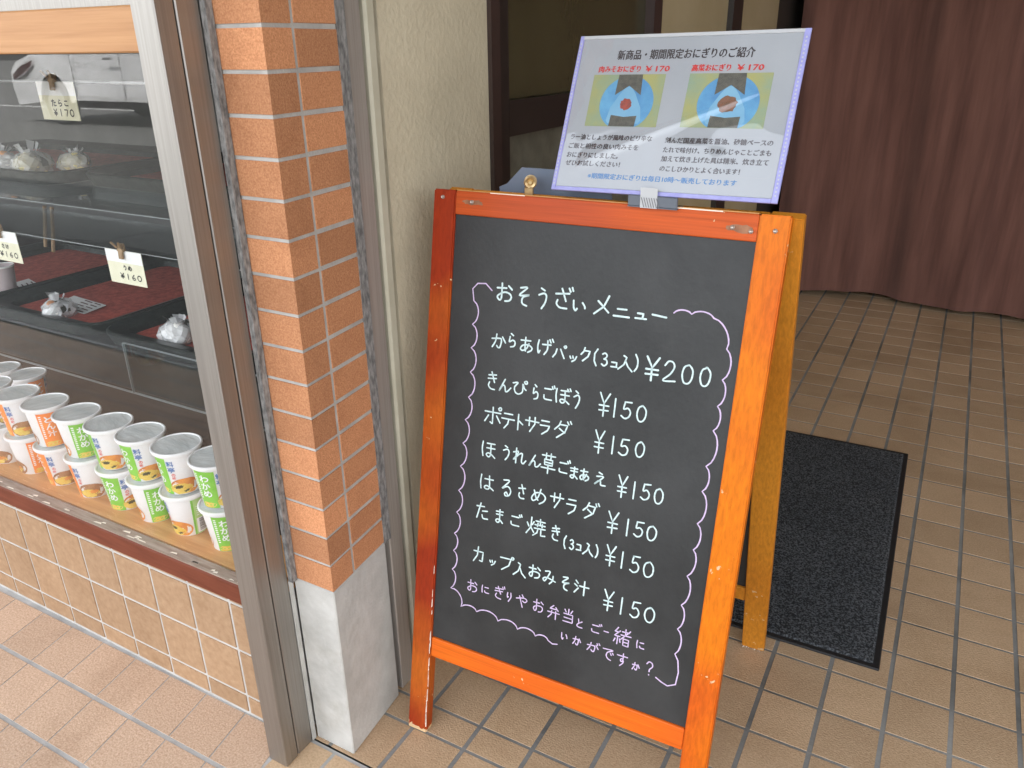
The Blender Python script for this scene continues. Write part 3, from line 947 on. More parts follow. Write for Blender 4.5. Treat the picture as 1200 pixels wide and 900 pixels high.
# curtain
b = MB()
nx, nz = 420, 24
vs = []
def cur(x, zf):
    s = 1.0 - 0.25 * zf
    return 2.475 + s * (0.045 * math.sin(5.6 * x + 3.9 + 0.7 * zf) + 0.019 * math.sin(12.3 * x + 0.6 + 1.3 * zf) + 0.011 * math.sin(27 * x + 2.4 * zf) + 0.004 * math.sin(52 * x + 1.0 + 3 * zf))
for j in range(nz + 1):
    zf = j / nz
    for i in range(nx + 1):
        x = -0.86 + 4.2 * i / nx
        vs.append((x, cur(x, zf), 0.028 + 0.004 * math.sin(9 * x) + zf * 2.42))
n1 = len(vs)
vs += [(x, y + 0.004, z) for x, y, z in vs]
fs = []
W1 = nx + 1
for j in range(nz):
    for i in range(nx):
        a = j * W1 + i
        fs.append((a, a + 1, a + W1 + 1, a + W1))
        fs.append((n1 + a, n1 + a + W1, n1 + a + W1 + 1, n1 + a + 1))
for i in range(nx):
    fs.append((i, n1 + i, n1 + i + 1, i + 1))
for j in range(nz):
    fs.append((j * W1, (j + 1) * W1, n1 + (j + 1) * W1, n1 + j * W1))
b.add(vs, fs)
o = b.build('curtain', M['curtain'], None, smooth=True)
tag(o, 'dark brown full width curtain hanging just above the tiles', 'curtain')

# ------------------------------------------------------------------ door mat
T = loc(-0.44, 0.51, 0, R(1.25))
t = thing('door_mat', 'black rubber edged door mat lying on the tiles behind the board', 'door mat', T)
b = MB()
b.box(-0.305, 0.305, -0.478, 0.478, 0.0005, 0.006, bev=0.002, T=T)
b.build('rubber_border', M['mat_rubber'], t)
b = MB()
nx, ny = 122, 186
vs = []
for j in range(ny + 1):
    for i in range(nx + 1):
        x, y = -0.293 + 0.586 * i / nx, -0.466 + 0.932 * j / ny
        edge = min(i, nx - i, j, ny - j)
        vs.append(T @ Vector((x, y, 0.0062 + (0.0030 + rnd.uniform(-0.0003, 0.0003) if edge else 0))))
b.add(vs, [(j * (nx + 1) + i, j * (nx + 1) + i + 1, (j + 1) * (nx + 1) + i + 1, (j + 1) * (nx + 1) + i) for j in range(ny) for i in range(nx)])
b.build('pile', M['mat_pile'], t)

# ------------------------------------------------------------------ A-frame menu board
YAW, LEAN, BW, BH = 0.03221579, 0.18883083, 0.5117368, 0.92518918
BO = Vector((-0.83724689, -0.49247626, 0))
e = Vector((math.cos(YAW), math.sin(YAW), 0))
nh = Vector((-math.sin(YAW), math.cos(YAW), 0))
up = Vector((0, 0, 1)) * math.cos(LEAN) + nh * math.sin(LEAN)
dp = -e.cross(up)                           # depth, away from the street
def frame4(o, ex, ey, ez):
    return Matrix(((ex.x, ey.x, ez.x, o.x), (ex.y, ey.y, ez.y, o.y), (ex.z, ey.z, ez.z, o.z), (0, 0, 0, 1)))
FB = frame4(BO, e, dp, up)
T0 = Matrix.Translation(BO) @ Matrix.Rotation(YAW, 4, 'Z')
board = thing('menu_board', 'orange wooden A-frame chalkboard with a handwritten side dish menu', 'menu board', T0)
b = MB()
def leg(x0, x1, z1, th, m, T, b):
    # foot cut level with the floor
    s = math.tan(LEAN)
    bm = bmesh.new()
    vs = []
    for x in (x0, x1):
        for d in (0.0, th):
            vs.append(bm.verts.new((x, d, d * s + 0.0005)))
            vs.append(bm.verts.new((x, d, z1)))
    q = [vs[0], vs[2], vs[6], vs[4]]
    bm.faces.new(q)
    bm.faces.new([vs[1], vs[5], vs[7], vs[3]])
    bm.faces.new([vs[0], vs[4], vs[5], vs[1]])
    bm.faces.new([vs[2], vs[3], vs[7], vs[6]])
    bm.faces.new([vs[0], vs[1], vs[3], vs[2]])
    bm.faces.new([vs[4], vs[6], vs[7], vs[5]])
    bmesh.ops.recalc_face_normals(bm, faces=bm.faces[:])
    bmesh.ops.bevel(bm, geom=bm.edges[:], offset=0.0018, segments=2, affect='EDGES')
    b.bm(bm, m, T)
leg(0.0, 0.0375, BH, 0.020, M['f_stile_l'], FB, b)
for q in range(34):                          # varnish split and chipped along the inner edge of the leg
    u0 = 0.012 + 0.30 * rnd.random() ** 1.6
    l = rnd.uniform(0.004, 0.022)
    w = rnd.uniform(0.0006, 0.0019)
    x = 0.0357 + rnd.uniform(-0.0012, 0.0006)
    b.add([FB @ Vector(p) for p in ((x, -0.0004, u0), (x + w, -0.0004, u0 + 0.002), (x + w * 0.8, -0.0004, u0 + l), (x + w * 0.1, -0.0004, u0 + l * 0.8))], [(0, 1, 2, 3)], M['raw_wood'])
b.build('stile', None, board, 'darker red left leg with chipped foot')
b = MB()
leg(0.4735, 0.5117, BH, 0.020, None, FB, b)
b.build('stile', M['f_stile_r'], board, 'bright orange right leg')
b = MB()
b.box(0.0378, 0.4732, 0.0006, 0.0186, 0.8907, 0.9246, T=FB, bev=0.0015, seg=2)
rail = b.build('top_rail', M['f_rail_t'], board)
b = MB()
b.box(0.039, 0.472, 0.0012, 0.0180, 0.9247, 0.9262, T=FB)
b.build('bare_top_edge', M['f_edge'], rail)
b = MB()
b.box(0.368, 0.428, 0.0004, 0.0016, 0.9238, 0.9252, T=FB)
b.build('scraped_edge', M['raw_wood'], rail)
b = MB()
b.box(0.095, 0.150, 0.0004, 0.0016, 0.9240, 0.9252, T=FB)
b.build('scraped_edge', M['raw_wood'], rail)
for x, u in ((0.0165, 0.914), (0.066, 0.910), (0.4945, 0.906), (0.4655, 0.903), (0.4425, 0.906)):
    tb = FB @ Matrix.Translation((x, -0.0006 if 0.04 < x < 0.47 else -0.0012, u)) @ Matrix.Rotation(R(90), 4, 'X')
    b = MB()
    b.lathe([(0.0029, -0.001), (0.0028, 0.0008), (0.0022, 0.0012), (0.0008, 0.0004)], T=tb, n=14)
    b.build('screw', M['screw'], board)
b = MB()
def blob(cx, cy, rx_, ry_, d, m, n=18, seed=0):
    rr = random.Random(seed)
    vs = [FB @ Vector((cx + math.cos(2 * math.pi * k / n) * rx_ * rr.uniform(0.7, 1.15), d, cy + math.sin(2 * math.pi * k / n) * ry_ * rr.uniform(0.6, 1.2))) for k in range(n)]
    b.add(vs, [list(range(n))], m)
blob(0.452, 0.9055, 0.019, 0.0055, 0.0003, M['rust'], seed=3)
b.build('worn_patch', None, rail)
b = MB()
blob(0.068, 0.9095, 0.018, 0.0045, 0.0003, M['rust'], seed=4)
b.build('worn_patch', None, rail)
b = MB()
b.box(0.0378, 0.4732, 0.0006, 0.0186, 0.1535, 0.1900, T=FB, bev=0.0025, seg=2)
b.build('bottom_rail', M['f_rail_b'], board)
# dark writing panel
b = MB()
b.box(0.0376, 0.4734, 0.0045, 0.0145, 0.1902, 0.8905, T=FB)
panel = b.build('chalkboard_panel', M['blackboard'], board)
def chalk_fn(x, y):
    return FB @ Vector((x, 0.0041, y))
ROWS = [["white",[["お",127.2,784.8,30.1,29.6],["そ",159.0,783.7,23.7,31.3],["う",189.1,784.7,20.3,32.8],["ざ",220.4,787.5,30.9,32.4],["い",245.8,780.9,24.3,22.0],["メ",280.7,786.2,28.3,29.8],["ニ",308.9,779.5,26.2,15.5],["ュ",336.6,779.5,17.3,12.4],["ー",361.8,782.3,21.4,14.5]]],["white",[["か",123.5,711.9,27.8,24.5],["ら",145.7,716.5,16.8,22.2],["あ",169.5,713.6,25.2,24.1],["げ",198.6,714.2,27.2,24.6],["パ",222.3,711.1,21.7,20.5],["ッ",243.9,705.5,13.1,11.0],["ク",262.9,713.7,18.2,21.3],["(",278.1,712.2,9.6,25.1],["3",291.5,711.3,13.4,20.0],["コ",306.0,706.4,11.0,9.2],["入",322.1,711.0,21.6,22.8],[")",337.4,713.5,9.2,24.5],["¥",360.9,709.5,25.5,33.7],["2",385.3,709.9,19.8,29.6],["0",409.2,710.3,18.0,27.5],["0",433.0,710.7,17.0,27.3]]],["white",[["き",117.5,649.7,22.3,29.8],["ん",138.9,646.2,22.0,21.4],["ぴ",163.8,647.4,25.0,23.5],["ら",190.3,645.7,13.6,24.2],["ご",210.5,646.9,20.8,24.1],["ぼ",233.6,647.3,25.1,23.9],["う",255.7,646.6,14.9,28.4],["¥",298.0,646.8,20.8,35.8],["1",313.8,645.1,5.0,27.8],["5",331.1,645.4,17.8,26.1],["0",352.9,644.4,16.3,24.4]]],["white",[["ポ",122.4,595.7,30.3,31.1],["テ",148.6,593.2,23.4,26.8],["ト",167.9,594.7,13.3,24.9],["サ",188.8,595.6,23.4,24.8],["ラ",210.4,595.7,20.3,24.6],["ダ",237.7,597.1,27.9,27.6],["¥",296.5,591.1,19.7,35.1],["1",316.9,590.7,5.0,26.9],["5",333.4,591.1,17.9,25.8],["0",356.7,593.0,15.8,23.7]]],["white",[["ほ",119.5,541.0,27.0,27.6],["う",149.8,542.5,16.4,25.6],["れ",172.8,541.8,23.2,25.4],["ん",198.0,539.7,21.4,20.2],["草",220.7,541.5,23.7,31.7],["ご",245.3,540.5,20.7,22.5],["ま",262.4,536.1,17.1,19.8],["あ",279.2,536.8,18.2,19.7],["え",303.4,536.0,19.8,21.2]]],["white",[["¥",337.8,532.9,19.3,33.8],["1",355.4,531.7,4.9,26.2],["5",372.2,533.2,16.4,26.1],["0",391.3,531.6,15.5,24.0]]],["white",[["は",120.5,487.0,27.2,26.4],["る",154.7,486.5,20.8,29.7],["さ",181.8,486.2,17.6,25.9],["め",209.9,486.3,26.2,25.7],["サ",239.7,486.9,22.3,25.5],["ラ",264.2,483.6,19.9,27.0],["ダ",293.7,483.8,26.6,26.7],["¥",329.7,475.0,22.1,34.7],["1",352.2,473.4,5.0,26.3],["5",368.9,475.6,17.2,24.8],["0",388.0,474.3,16.9,23.4]]],["white",[["た",115.8,437.6,24.5,28.8],["ま",146.3,436.6,18.1,25.0],["ご",174.3,436.9,22.1,21.9],["焼",209.0,435.6,33.3,30.1],["き",243.0,434.4,19.0,26.3],["(",259.0,424.9,6.7,21.4],["3",270.2,423.6,10.0,17.2],["コ",281.7,422.7,9.2,12.4],["入",296.6,423.5,17.0,20.5],[")",310.0,423.9,7.1,21.1],["¥",332.1,423.5,19.7,33.8],["1",350.0,421.9,5.0,26.9],["5",369.5,420.9,17.3,28.4],["0",389.9,418.6,18.3,25.2]]],["white",[["カ",115.5,362.5,22.4,27.8],["ッ",140.0,356.6,12.5,11.1],["プ",164.4,362.0,26.8,26.3],["入",188.3,358.2,22.1,25.4],["お",213.8,362.2,23.1,23.7],["み",239.2,360.9,22.7,23.6],["そ",266.1,358.5,16.8,24.8],["汁",292.2,359.5,24.5,23.2]]],["white",[["¥",336.6,352.0,20.5,34.1],["1",357.0,350.0,5.4,28.0],["5",378.0,350.6,17.9,27.8],["0",399.8,349.3,18.3,25.4]]],["pink",[["お",107.0,304.6,21.0,22.7],["に",130.9,306.0,15.1,14.5],["ぎ",155.6,307.8,21.1,23.9],["り",174.1,306.5,11.6,16.7],["や",196.2,306.8,21.3,22.1],["お",225.1,307.1,20.1,23.4],["弁",251.6,305.2,20.5,23.3],["当",276.2,306.8,20.1,23.9],["と",295.3,300.4,12.1,15.3],["ご",321.5,300.5,18.8,17.5],["一",338.5,301.0,7.6,3.8],["緒",363.6,301.0,27.0,28.5],["に",392.1,297.8,13.2,14.1]]],["pink",[["い",272.9,270.6,13.0,18.0],["か",293.8,270.0,15.7,16.3],["が",320.1,268.4,22.4,17.0],["で",345.2,266.6,19.9,21.4],["す",367.8,264.4,16.9,22.1],["か",389.4,260.9,13.3,14.4],["?",409.9,264.7,13.8,23.3]]]]
LWS = [2.6, 2.25] + [2.2] * 8 + [1.75, 1.75]
for (col, row), lw in zip(ROWS, LWS):
    b = MB()
    for ch, cx, cy, w, h in row:
        if ch == '¥' and b.v:
            b.build('chalk_writing', M['chalk_w'], panel)
            b = MB()
        k = 2.8 if (lw > 2 and ch in '¥20' and h > 30 and row is ROWS[1][1]) else lw
        write_char(b, ch, cx / 1000, cy / 1000, w / 1000, h / 1000, k / 1000, chalk_fn, None)
    b.build('chalk_writing', M['chalk_w'] if col == 'white' else M['chalk_p'], panel)
CLOUD = [[[106.4,785.5],[95.6,794.5],[82.0,793.2],[73.9,784.3],[77.0,766.6],[82.0,762.5],[84.3,758.3],[85.6,754.0],[86.0,749.6],[85.6,745.1],[84.4,740.5],[82.2,735.9],[77.2,730.9],[82.3,726.9],[84.6,722.6],[85.9,718.2],[86.3,713.8],[86.0,709.2],[84.8,704.6],[82.5,699.8],[77.5,694.7],[82.9,690.6],[85.4,686.3],[86.8,681.7],[87.3,677.1],[87.0,672.3],[85.9,667.4],[83.6,662.4],[78.5,657.0],[83.9,652.6],[86.4,647.9],[87.6,643.1],[88.0,638.2],[87.6,633.2],[86.2,628.0],[83.7,622.7],[78.1,617.0],[82.7,612.8],[84.5,608.3],[85.4,603.8],[85.4,599.2],[84.6,594.6],[83.0,589.9],[80.3,585.1],[74.9,580.1],[79.9,575.9],[82.0,571.3],[83.1,566.7],[83.4,561.9],[82.8,557.1],[81.3,552.1],[78.8,546.9],[73.4,541.4],[78.2,537.2],[80.3,532.7],[81.3,528.0],[81.5,523.3],[80.8,518.4],[79.3,513.4],[76.7,508.3],[71.3,502.8],[76.7,498.6],[79.1,493.9],[80.4,489.0],[80.8,484.0],[80.3,478.8],[79.0,473.4],[76.4,467.8],[70.9,461.7],[75.7,457.8],[77.8,453.5],[78.8,449.1],[79.1,444.5],[78.6,439.7],[77.2,434.8],[74.8,429.8],[69.7,424.2],[74.4,420.3],[76.4,416.0],[77.3,411.5],[77.5,406.9],[76.9,402.2],[75.5,397.3],[73.0,392.2],[67.9,386.6],[71.8,383.8],[73.6,380.5],[74.7,377.0],[75.0,373.3],[74.7,369.5],[73.8,365.6],[72.1,361.4],[68.2,356.7],[72.5,353.5],[74.4,349.8],[75.5,345.9],[75.8,341.8],[75.4,337.5],[74.3,333.1],[72.3,328.4],[67.9,323.2],[72.2,319.9],[74.1,316.2],[75.1,312.2],[75.3,308.0],[74.9,303.7],[73.7,299.2],[71.6,294.4],[67.2,289.1],[74.1,289.3],[78.7,287.6],[82.3,285.1],[85.3,281.9],[87.7,278.2],[89.3,274.0],[90.1,268.9],[88.6,261.8],[93.2,265.7],[97.4,267.5],[101.3,268.4],[105.0,268.8],[108.6,268.5],[112.0,267.6],[115.3,265.9],[118.0,262.2],[124.8,267.0],[130.6,269.0],[136.0,269.8],[141.1,269.8],[145.8,268.9],[150.3,267.1],[154.5,264.2],[157.7,258.5],[163.6,263.0],[168.8,264.8],[173.6,265.7],[178.1,265.7],[182.4,265.0],[186.5,263.4],[190.2,260.9],[193.2,255.8],[198.3,259.9],[202.8,261.8],[207.0,262.7],[211.1,262.8],[214.9,262.3],[218.6,261.1],[222.0,259.0],[224.8,254.6],[228.3,257.6],[231.4,259.0],[234.4,259.7],[237.2,259.9],[239.9,259.6],[242.5,258.8],[244.9,257.4],[247.0,254.4],[254.6,251.1],[262.4,253.1]],[[380.9,789.2],[383.7,792.0],[386.7,793.4],[389.6,794.3],[392.6,794.6],[395.5,794.6],[398.5,794.1],[401.5,793.1],[404.6,790.6],[408.5,793.8],[412.2,795.1],[415.9,795.8],[419.6,795.9],[423.2,795.4],[426.8,794.5],[430.4,792.8],[433.9,789.4],[440.7,787.1],[445.4,783.6],[449.1,779.5],[452.2,775.0],[454.6,770.2],[456.3,764.9],[457.1,759.0],[455.7,751.8],[460.2,746.7],[462.2,741.6],[463.4,736.5],[463.7,731.4],[463.4,726.2],[462.3,721.0],[460.3,715.8],[455.8,710.5],[459.5,705.9],[461.1,701.4],[461.8,696.9],[461.9,692.4],[461.5,687.9],[460.3,683.4],[458.3,678.8],[454.3,674.3],[457.7,670.1],[459.3,665.9],[460.0,661.7],[460.2,657.5],[459.8,653.2],[458.8,648.9],[457.0,644.6],[453.2,640.3],[458.2,634.0],[460.3,627.7],[461.3,621.3],[461.4,615.0],[460.6,608.6],[459.0,602.2],[456.2,595.8],[450.4,589.3],[454.2,585.0],[455.8,580.7],[456.7,576.2],[456.9,571.7],[456.6,567.2],[455.6,562.6],[453.8,557.9],[449.9,553.1],[454.8,547.6],[457.0,541.9],[458.2,536.2],[458.5,530.3],[458.1,524.3],[456.9,518.2],[454.6,512.0],[449.6,505.5],[453.6,501.0],[455.3,496.4],[456.3,491.6],[456.5,486.8],[456.2,481.9],[455.1,476.9],[453.2,471.7],[449.2,466.3],[452.8,461.4],[454.3,456.3],[454.9,451.2],[454.8,446.1],[454.0,441.0],[452.5,435.8],[450.2,430.5],[445.6,425.2],[449.9,419.9],[451.7,414.4],[452.5,408.7],[452.6,403.0],[452.0,397.3],[450.5,391.4],[448.1,385.4],[443.2,379.1],[446.9,374.9],[448.5,370.5],[449.4,365.9],[449.6,361.2],[449.2,356.4],[448.2,351.5],[446.4,346.5],[442.5,341.1],[446.6,337.0],[448.6,332.5],[449.7,327.8],[450.2,322.9],[450.0,317.9],[449.2,312.7],[447.6,307.3],[443.7,301.3],[449.3,292.2],[452.2,273.8],[450.4,253.5],[439.1,247.1],[429.8,249.9],[420.9,254.3]]]
b = MB()
for path in CLOUD:
    pts = [Vector((x / 1000, y / 1000)) for x, y in path]
    ribbon(b, pts, 0.0019, chalk_fn, None, 0.12)
    b.build('chalk_cloud_border', M['chalk_p'], panel)
    b = MB()

# rear leg frame
LB = R(16.85)
ub = Vector((0, 0, 1)) * math.cos(LB) - nh * math.sin(LB)
db = nh * math.cos(LB) + Vector((0, 0, 1)) * math.sin(LB)
OB = Vector((-0.8405, -0.031, 0))
RB = frame4(OB, e, db, ub)
HB = 0.943
def rleg(x0, x1, b):
    s = -math.tan(LB)
    bm = bmesh.new()
    vs = []
    for x in (x0, x1):
        for d in (0.0, 0.018):
            vs.append(bm.verts.new((x, d, d * s + 0.006)))
            vs.append(bm.verts.new((x, d, HB)))
    for q in ((0, 2, 6, 4), (1, 5, 7, 3), (0, 4, 5, 1), (2, 3, 7, 6), (0, 1, 3, 2), (4, 6, 7, 5)):
        bm.faces.new([vs[i] for i in q])
    bmesh.ops.recalc_face_normals(bm, faces=bm.faces[:])
    bmesh.ops.bevel(bm, geom=bm.edges[:], offset=0.0016, segments=2, affect='EDGES')
    b.bm(bm, None, RB)
b = MB()
rleg(0.0, 0.040, b)
b.build('rear_leg', M['f_back'], board)
b = MB()
rleg(0.4705, 0.5125, b)
rl = b.build('rear_leg', M['f_back'], board, 'yellowish brown rear leg with a splintered foot')
b = MB()
for k in range(26):                          # splinters under the foot
    x = 0.472 + 0.040 * rnd.random() ** 1.5
    w = rnd.uniform(0.0012, 0.003)
    y = rnd.uniform(0.0, 0.012)
    h = rnd.uniform(0.006, 0.016)
    dx = rnd.uniform(-0.008, 0.001)
    b.add([RB @ Vector(p) for p in ((x, y, h), (x + w, y, h), (x + w / 2 + dx, y - 0.001, -0.001), (x, y + 0.002, h), (x + w, y + 0.002, h))],
          [(0, 2, 1), (3, 4, 2), (0, 3, 2), (1, 2, 4)])
b.build('splinters', M['raw_wood'], rl)
b = MB()
b.box(0.0405, 0.470, 0.001, 0.017, 0.905, 0.942, T=RB, bev=0.0015)
b.build('rear_top_rail', M['f_back'], board)
b = MB()
b.box(0.0405, 0.470, 0.001, 0.017, 0.150, 0.186, T=RB, bev=0.0015)
b.build('rear_bottom_rail', M['f_back'], board)
b = MB()
b.box(0.0404, 0.4702, 0.006, 0.013, 0.1865, 0.9045, T=RB)
b.build('rear_panel', M['blackboard'], board)
# brass roller screwed to the rear top rail
b = MB()
T = Matrix.Translation((-0.692, -0.298, 0.925)) @ Matrix.Rotation(R(25), 4, 'Z') @ Matrix.Rotation(R(90), 4, 'X')
b.lathe([(0.0025, -0.008), (0.0072, -0.0078), (0.0090, -0.0068), (0.0090, -0.0048), (0.0064, -0.0036), (0.0064, 0.0010), (0.0092, 0.0022), (0.0092, 0.0048), (0.0074, 0.0060), (0.0054, 0.0052), (0.0040, 0.0042), (0.0024, 0.0060)], T=T, n=28)
rol = b.build('roller', M['brass'], board, smooth=True)
b = MB()
b.box(-0.699, -0.686, -0.3045, -0.2985, 0.896, 0.9185, bev=0.0012)
b.build('bracket', M['brass'], rol)

# clear folder hanging behind the board
b = MB()
T = Matrix.Translation((-0.60, -0.262, 0.88)) @ Matrix.Rotation(R(12), 4, 'X')
b.prism([(-0.16, -0.12), (0.02, -0.12), (0.02, 0.062), (-0.118, 0.062), (-0.146, 0.036), (-0.16, 0.03)], -0.0007, 0.0007, T=T @ Matrix.Rotation(R(90), 4, 'X'))
o = b.build('plastic_folder', M['folder'])
tag(o, 'bluish clear plastic folder tucked behind the top of the board', 'folder')

# ------------------------------------------------------------------ notice card in a clear sleeve
w1 = Vector((0.99980475, -0.01140061, 0.01613984)).normalized()
w2 = Vector((-0.00948413, 0.43969862, 0.8980953))
w2 = (w2 - w1 * w1.dot(w2)).normalized()
w3 = w1.cross(w2)                            # towards the reader
NC = frame4(Vector((-0.654, -0.3085, 0.9189)), w1, w2, w3)
t = thing('notice_card', 'white rice ball notice in a clear purple edged sleeve on the board', 'notice', NC)
CW, CH = 0.305, 0.2153
b = MB()
b.box(0.0035, 0.3015, 0.0035, 0.2115, -0.0018, -0.0006, T=NC)
sheet = b.build('sheet', M['sheet'], t)
b = MB()
b.box(0.0, 0.0058, 0.0, CH, -0.0022, 0.0014, T=NC, bev=0.0006)
b.box(CW - 0.0078, CW, 0.0, CH, -0.0022, 0.0014, T=NC, bev=0.0006)
b.box(0.0059, CW - 0.0079, 0.0, 0.0056, -0.0022, 0.0014, T=NC, bev=0.0006)
edge = b.build('sleeve_edge', M['sleeve_edge'], t)
for xw in (0.0020, CW - 0.0050):             # the sleeve's stitched weld lines
    b = MB()
    for k in range(40):
        y = 0.008 + 0.005 * k
        b.box(xw, xw + 0.0018, y, y + 0.0022, 0.0013, 0.0016, T=NC)
    b.build('weld_line', M['tape'], edge)
b = MB()
b.box(0.0, CW, CH - 0.0048, CH, -0.0022, 0.0012, T=NC, bev=0.0006)
b.build('sleeve_opening', M['tape'], t)
b = MB()                                     # clear front film, slightly buckled
nx, ny = 150, 110
vs = []
for j in range(ny + 1):
    for i in range(nx + 1):
        x, y = 0.006 + 0.291 * i / nx, 0.006 + 0.204 * j / ny
        s = math.sin(math.pi * i / nx) * math.sin(math.pi * j / ny)
        rdg = (y - 0.0469) - 0.43 * (x - 0.051)         # a crease running up to the right
        wd = 0.0100 - 0.0075 * min(1.0, max(0.0, (x - 0.05) / 0.19))
        fade = min(1.0, max(0.0, (x - 0.03) / 0.03)) * min(1.0, max(0.0, (0.262 - x) / 0.03))
        z = 0.0016 + s * (0.0008 + 0.0005 * math.sin(40 * x + 25 * y)) + fade * 0.36 * wd * math.exp(-(rdg / wd) ** 2)
        vs.append(NC @ Vector((x, y, z)))
b.add(vs, [(j * (nx + 1) + i, j * (nx + 1) + i + 1, (j + 1) * (nx + 1) + i + 1, (j + 1) * (nx + 1) + i) for j in range(ny) for i in range(nx)])
b.build('sleeve_film', M['sleeve'], t, smooth=True)
def card_fn(d):
    return lambda x, y: NC @ Vector((x, y, -0.0006 + d))
def cpoly(mb, pts, d, m):
    f = card_fn(d)
    mb.add([f(x, y) for x, y in pts], [list(range(len(pts)))], m)
mm = 0.001
b = MB()
f1 = card_fn(0.00025)
text_heavy(b, '新商品・期間限定おにぎりのご紹介', 60 * mm, 181.4 * mm, 242.6 * mm, 13.2 * mm, None, 0.00025, 0.0004)
b.build('title_text', M['t_black'], sheet)
b = MB()
text_heavy(b, '肉みそおにぎり', 36.5 * mm, 164.4 * mm, 96 * mm, 8.8 * mm, None, 0.00025, 0.0004)
b.build('price_text', M['t_red'], sheet)
b = MB()
text_heavy(b, '￥170', 103 * mm, 164.8 * mm, 136 * mm, 7.6 * mm, None, 0.00025, 0.0004)
b.build('price_text', M['t_red'], sheet)
b = MB()
text_heavy(b, '高菜おにぎり', 166 * mm, 164.4 * mm, 216 * mm, 8.8 * mm, None, 0.00025, 0.0004)
b.build('price_text', M['t_red'], sheet)
b = MB()
text_heavy(b, '￥170', 224 * mm, 164.8 * mm, 257 * mm, 7.6 * mm, None, 0.00025, 0.0004)
b.build('price_text', M['t_red'], sheet)
for x, s in ((31.5, 1), (140, -1), (159.5, 1), (262, -1)):
    b = MB()
    xs = (x + 3.2, x, x + 3.2) if s > 0 else (x, x + 3.2, x)
    ribbon(b, [Vector((xs[0] * mm, 171 * mm)), Vector((xs[1] * mm, 168 * mm)), Vector((xs[2] * mm, 165 * mm))], 0.6 * mm, f1, None)
    b.build('bracket_mark', M['t_gray'], sheet)
b = MB()
h = 7.6 * mm
for s, x0, y0, x1 in (('ラー油としょうが風味のピリ辛な', 14, 71.4, 131), ('ご飯と相性の良い肉みそを', 13.6, 59, 114.7), ('おにぎりにしました。', 13.4, 46.6, 88.3), ('ぜひお試しください！', 13.8, 35.2, 93.4),
                      ('刻んだ国産高菜を醤油、砂糖ベースの', 149.4, 70.2, 286), ('たれで味付け、ちりめんじゃことごまも', 149.2, 57.6, 286), ('加えて炊き上げた具は精米、炊き立て', 148.9, 45.8, 285), ('のこしひかりとよく合います！', 149.5, 32.9, 252.6)):
    text_heavy(b, s, x0 * mm, y0 * mm, x1 * mm, h, None, 0.00025, 0.00042)
b.build('description_text', M['t_black'], sheet)
b = MB()
text_heavy(b, '※期間限定おにぎりは毎日10時～販売しております', 50.5 * mm, 18.6 * mm, 251.4 * mm, 7.6 * mm, None, 0.00025, 0.0004)
b.build('sales_time_text', M['t_blue'], sheet)
b = MB()
for x0, y0, x1, y1 in ((11.5, 32.6, 141, 83.5), (143.5, 29.8, 290.0, 80)):
    r_ = 6
    pts = []
    for cx, cy, a0 in ((x1 - r_, y0 + r_, -90), (x1 - r_, y1 - r_, 0), (x0 + r_, y1 - r_, 90), (x0 + r_, y0 + r_, 180)):
        for k in range(6):
            a = R(a0 + 18 * k)
            pts.append(Vector(((cx + r_ * math.cos(a)) * mm, (cy + r_ * math.sin(a)) * mm)))
    pts.append(pts[0])
    ribbon(b, pts, 0.45 * mm, f1, None)
b.build('text_frame', M['t_gray'], sheet)
for x0, x1, y0, y1, fill in ((31, 133, 90.4, 161.3, 'p_red'), (165, 270.5, 91.2, 161.6, 'p_brown')):
    b = MB()
    w, h = x1 - x0, y1 - y0
    q = lambda u, v: ((x0 + w * u) * mm, (y0 + h * v) * mm)
    cpoly(b, [q(0, 0), q(1, 0), q(1, 1), q(0, 1)], 0.0002, M['p_olive'])
    circ = [q(0.53 + 0.37 * math.cos(2 * math.pi * k / 48), max(0.004, 0.45 + 0.52 * math.sin(2 * math.pi * k / 48))) for k in range(48)]
    cpoly(b, circ, 0.0003, M['p_blue'])
    tri = [q(0.29, 0.12), q(0.32, 0.06), q(0.74, 0.06), q(0.77, 0.12), q(0.74, 0.36), q(0.64, 0.62), q(0.58, 0.74), q(0.53, 0.77), q(0.48, 0.74), q(0.42, 0.62), q(0.32, 0.36)]
    cpoly(b, tri, 0.0004, M['p_lblue'])
    f = card_fn(0.0005)
    nv = [q(0.36, 0.996), q(0.69, 0.996), q(0.71, 0.60), q(0.53, 0.78), q(0.35, 0.60)]
    b.add([f(*p) for p in nv], [(0, 4, 3), (0, 3, 1), (3, 2, 1)], M['p_nori'])
    cpoly(b, [q(0.34, 0.004), q(0.70, 0.004), q(0.71, 0.21), q(0.53, 0.185), q(0.35, 0.22)], 0.0005, M['p_nori'])
    rr = random.Random(int(x0))
    k_ = 0.085 if fill == 'p_red' else 0.12
    cpoly(b, [q(0.53 + k_ * math.cos(2 * math.pi * k / 22) * rr.uniform(0.85, 1.1), 0.43 + k_ * 1.3 * math.sin(2 * math.pi * k / 22) * rr.uniform(0.85, 1.1)) for k in range(22)], 0.0006, M[fill])
    b.build('rice_ball_picture', None, sheet)

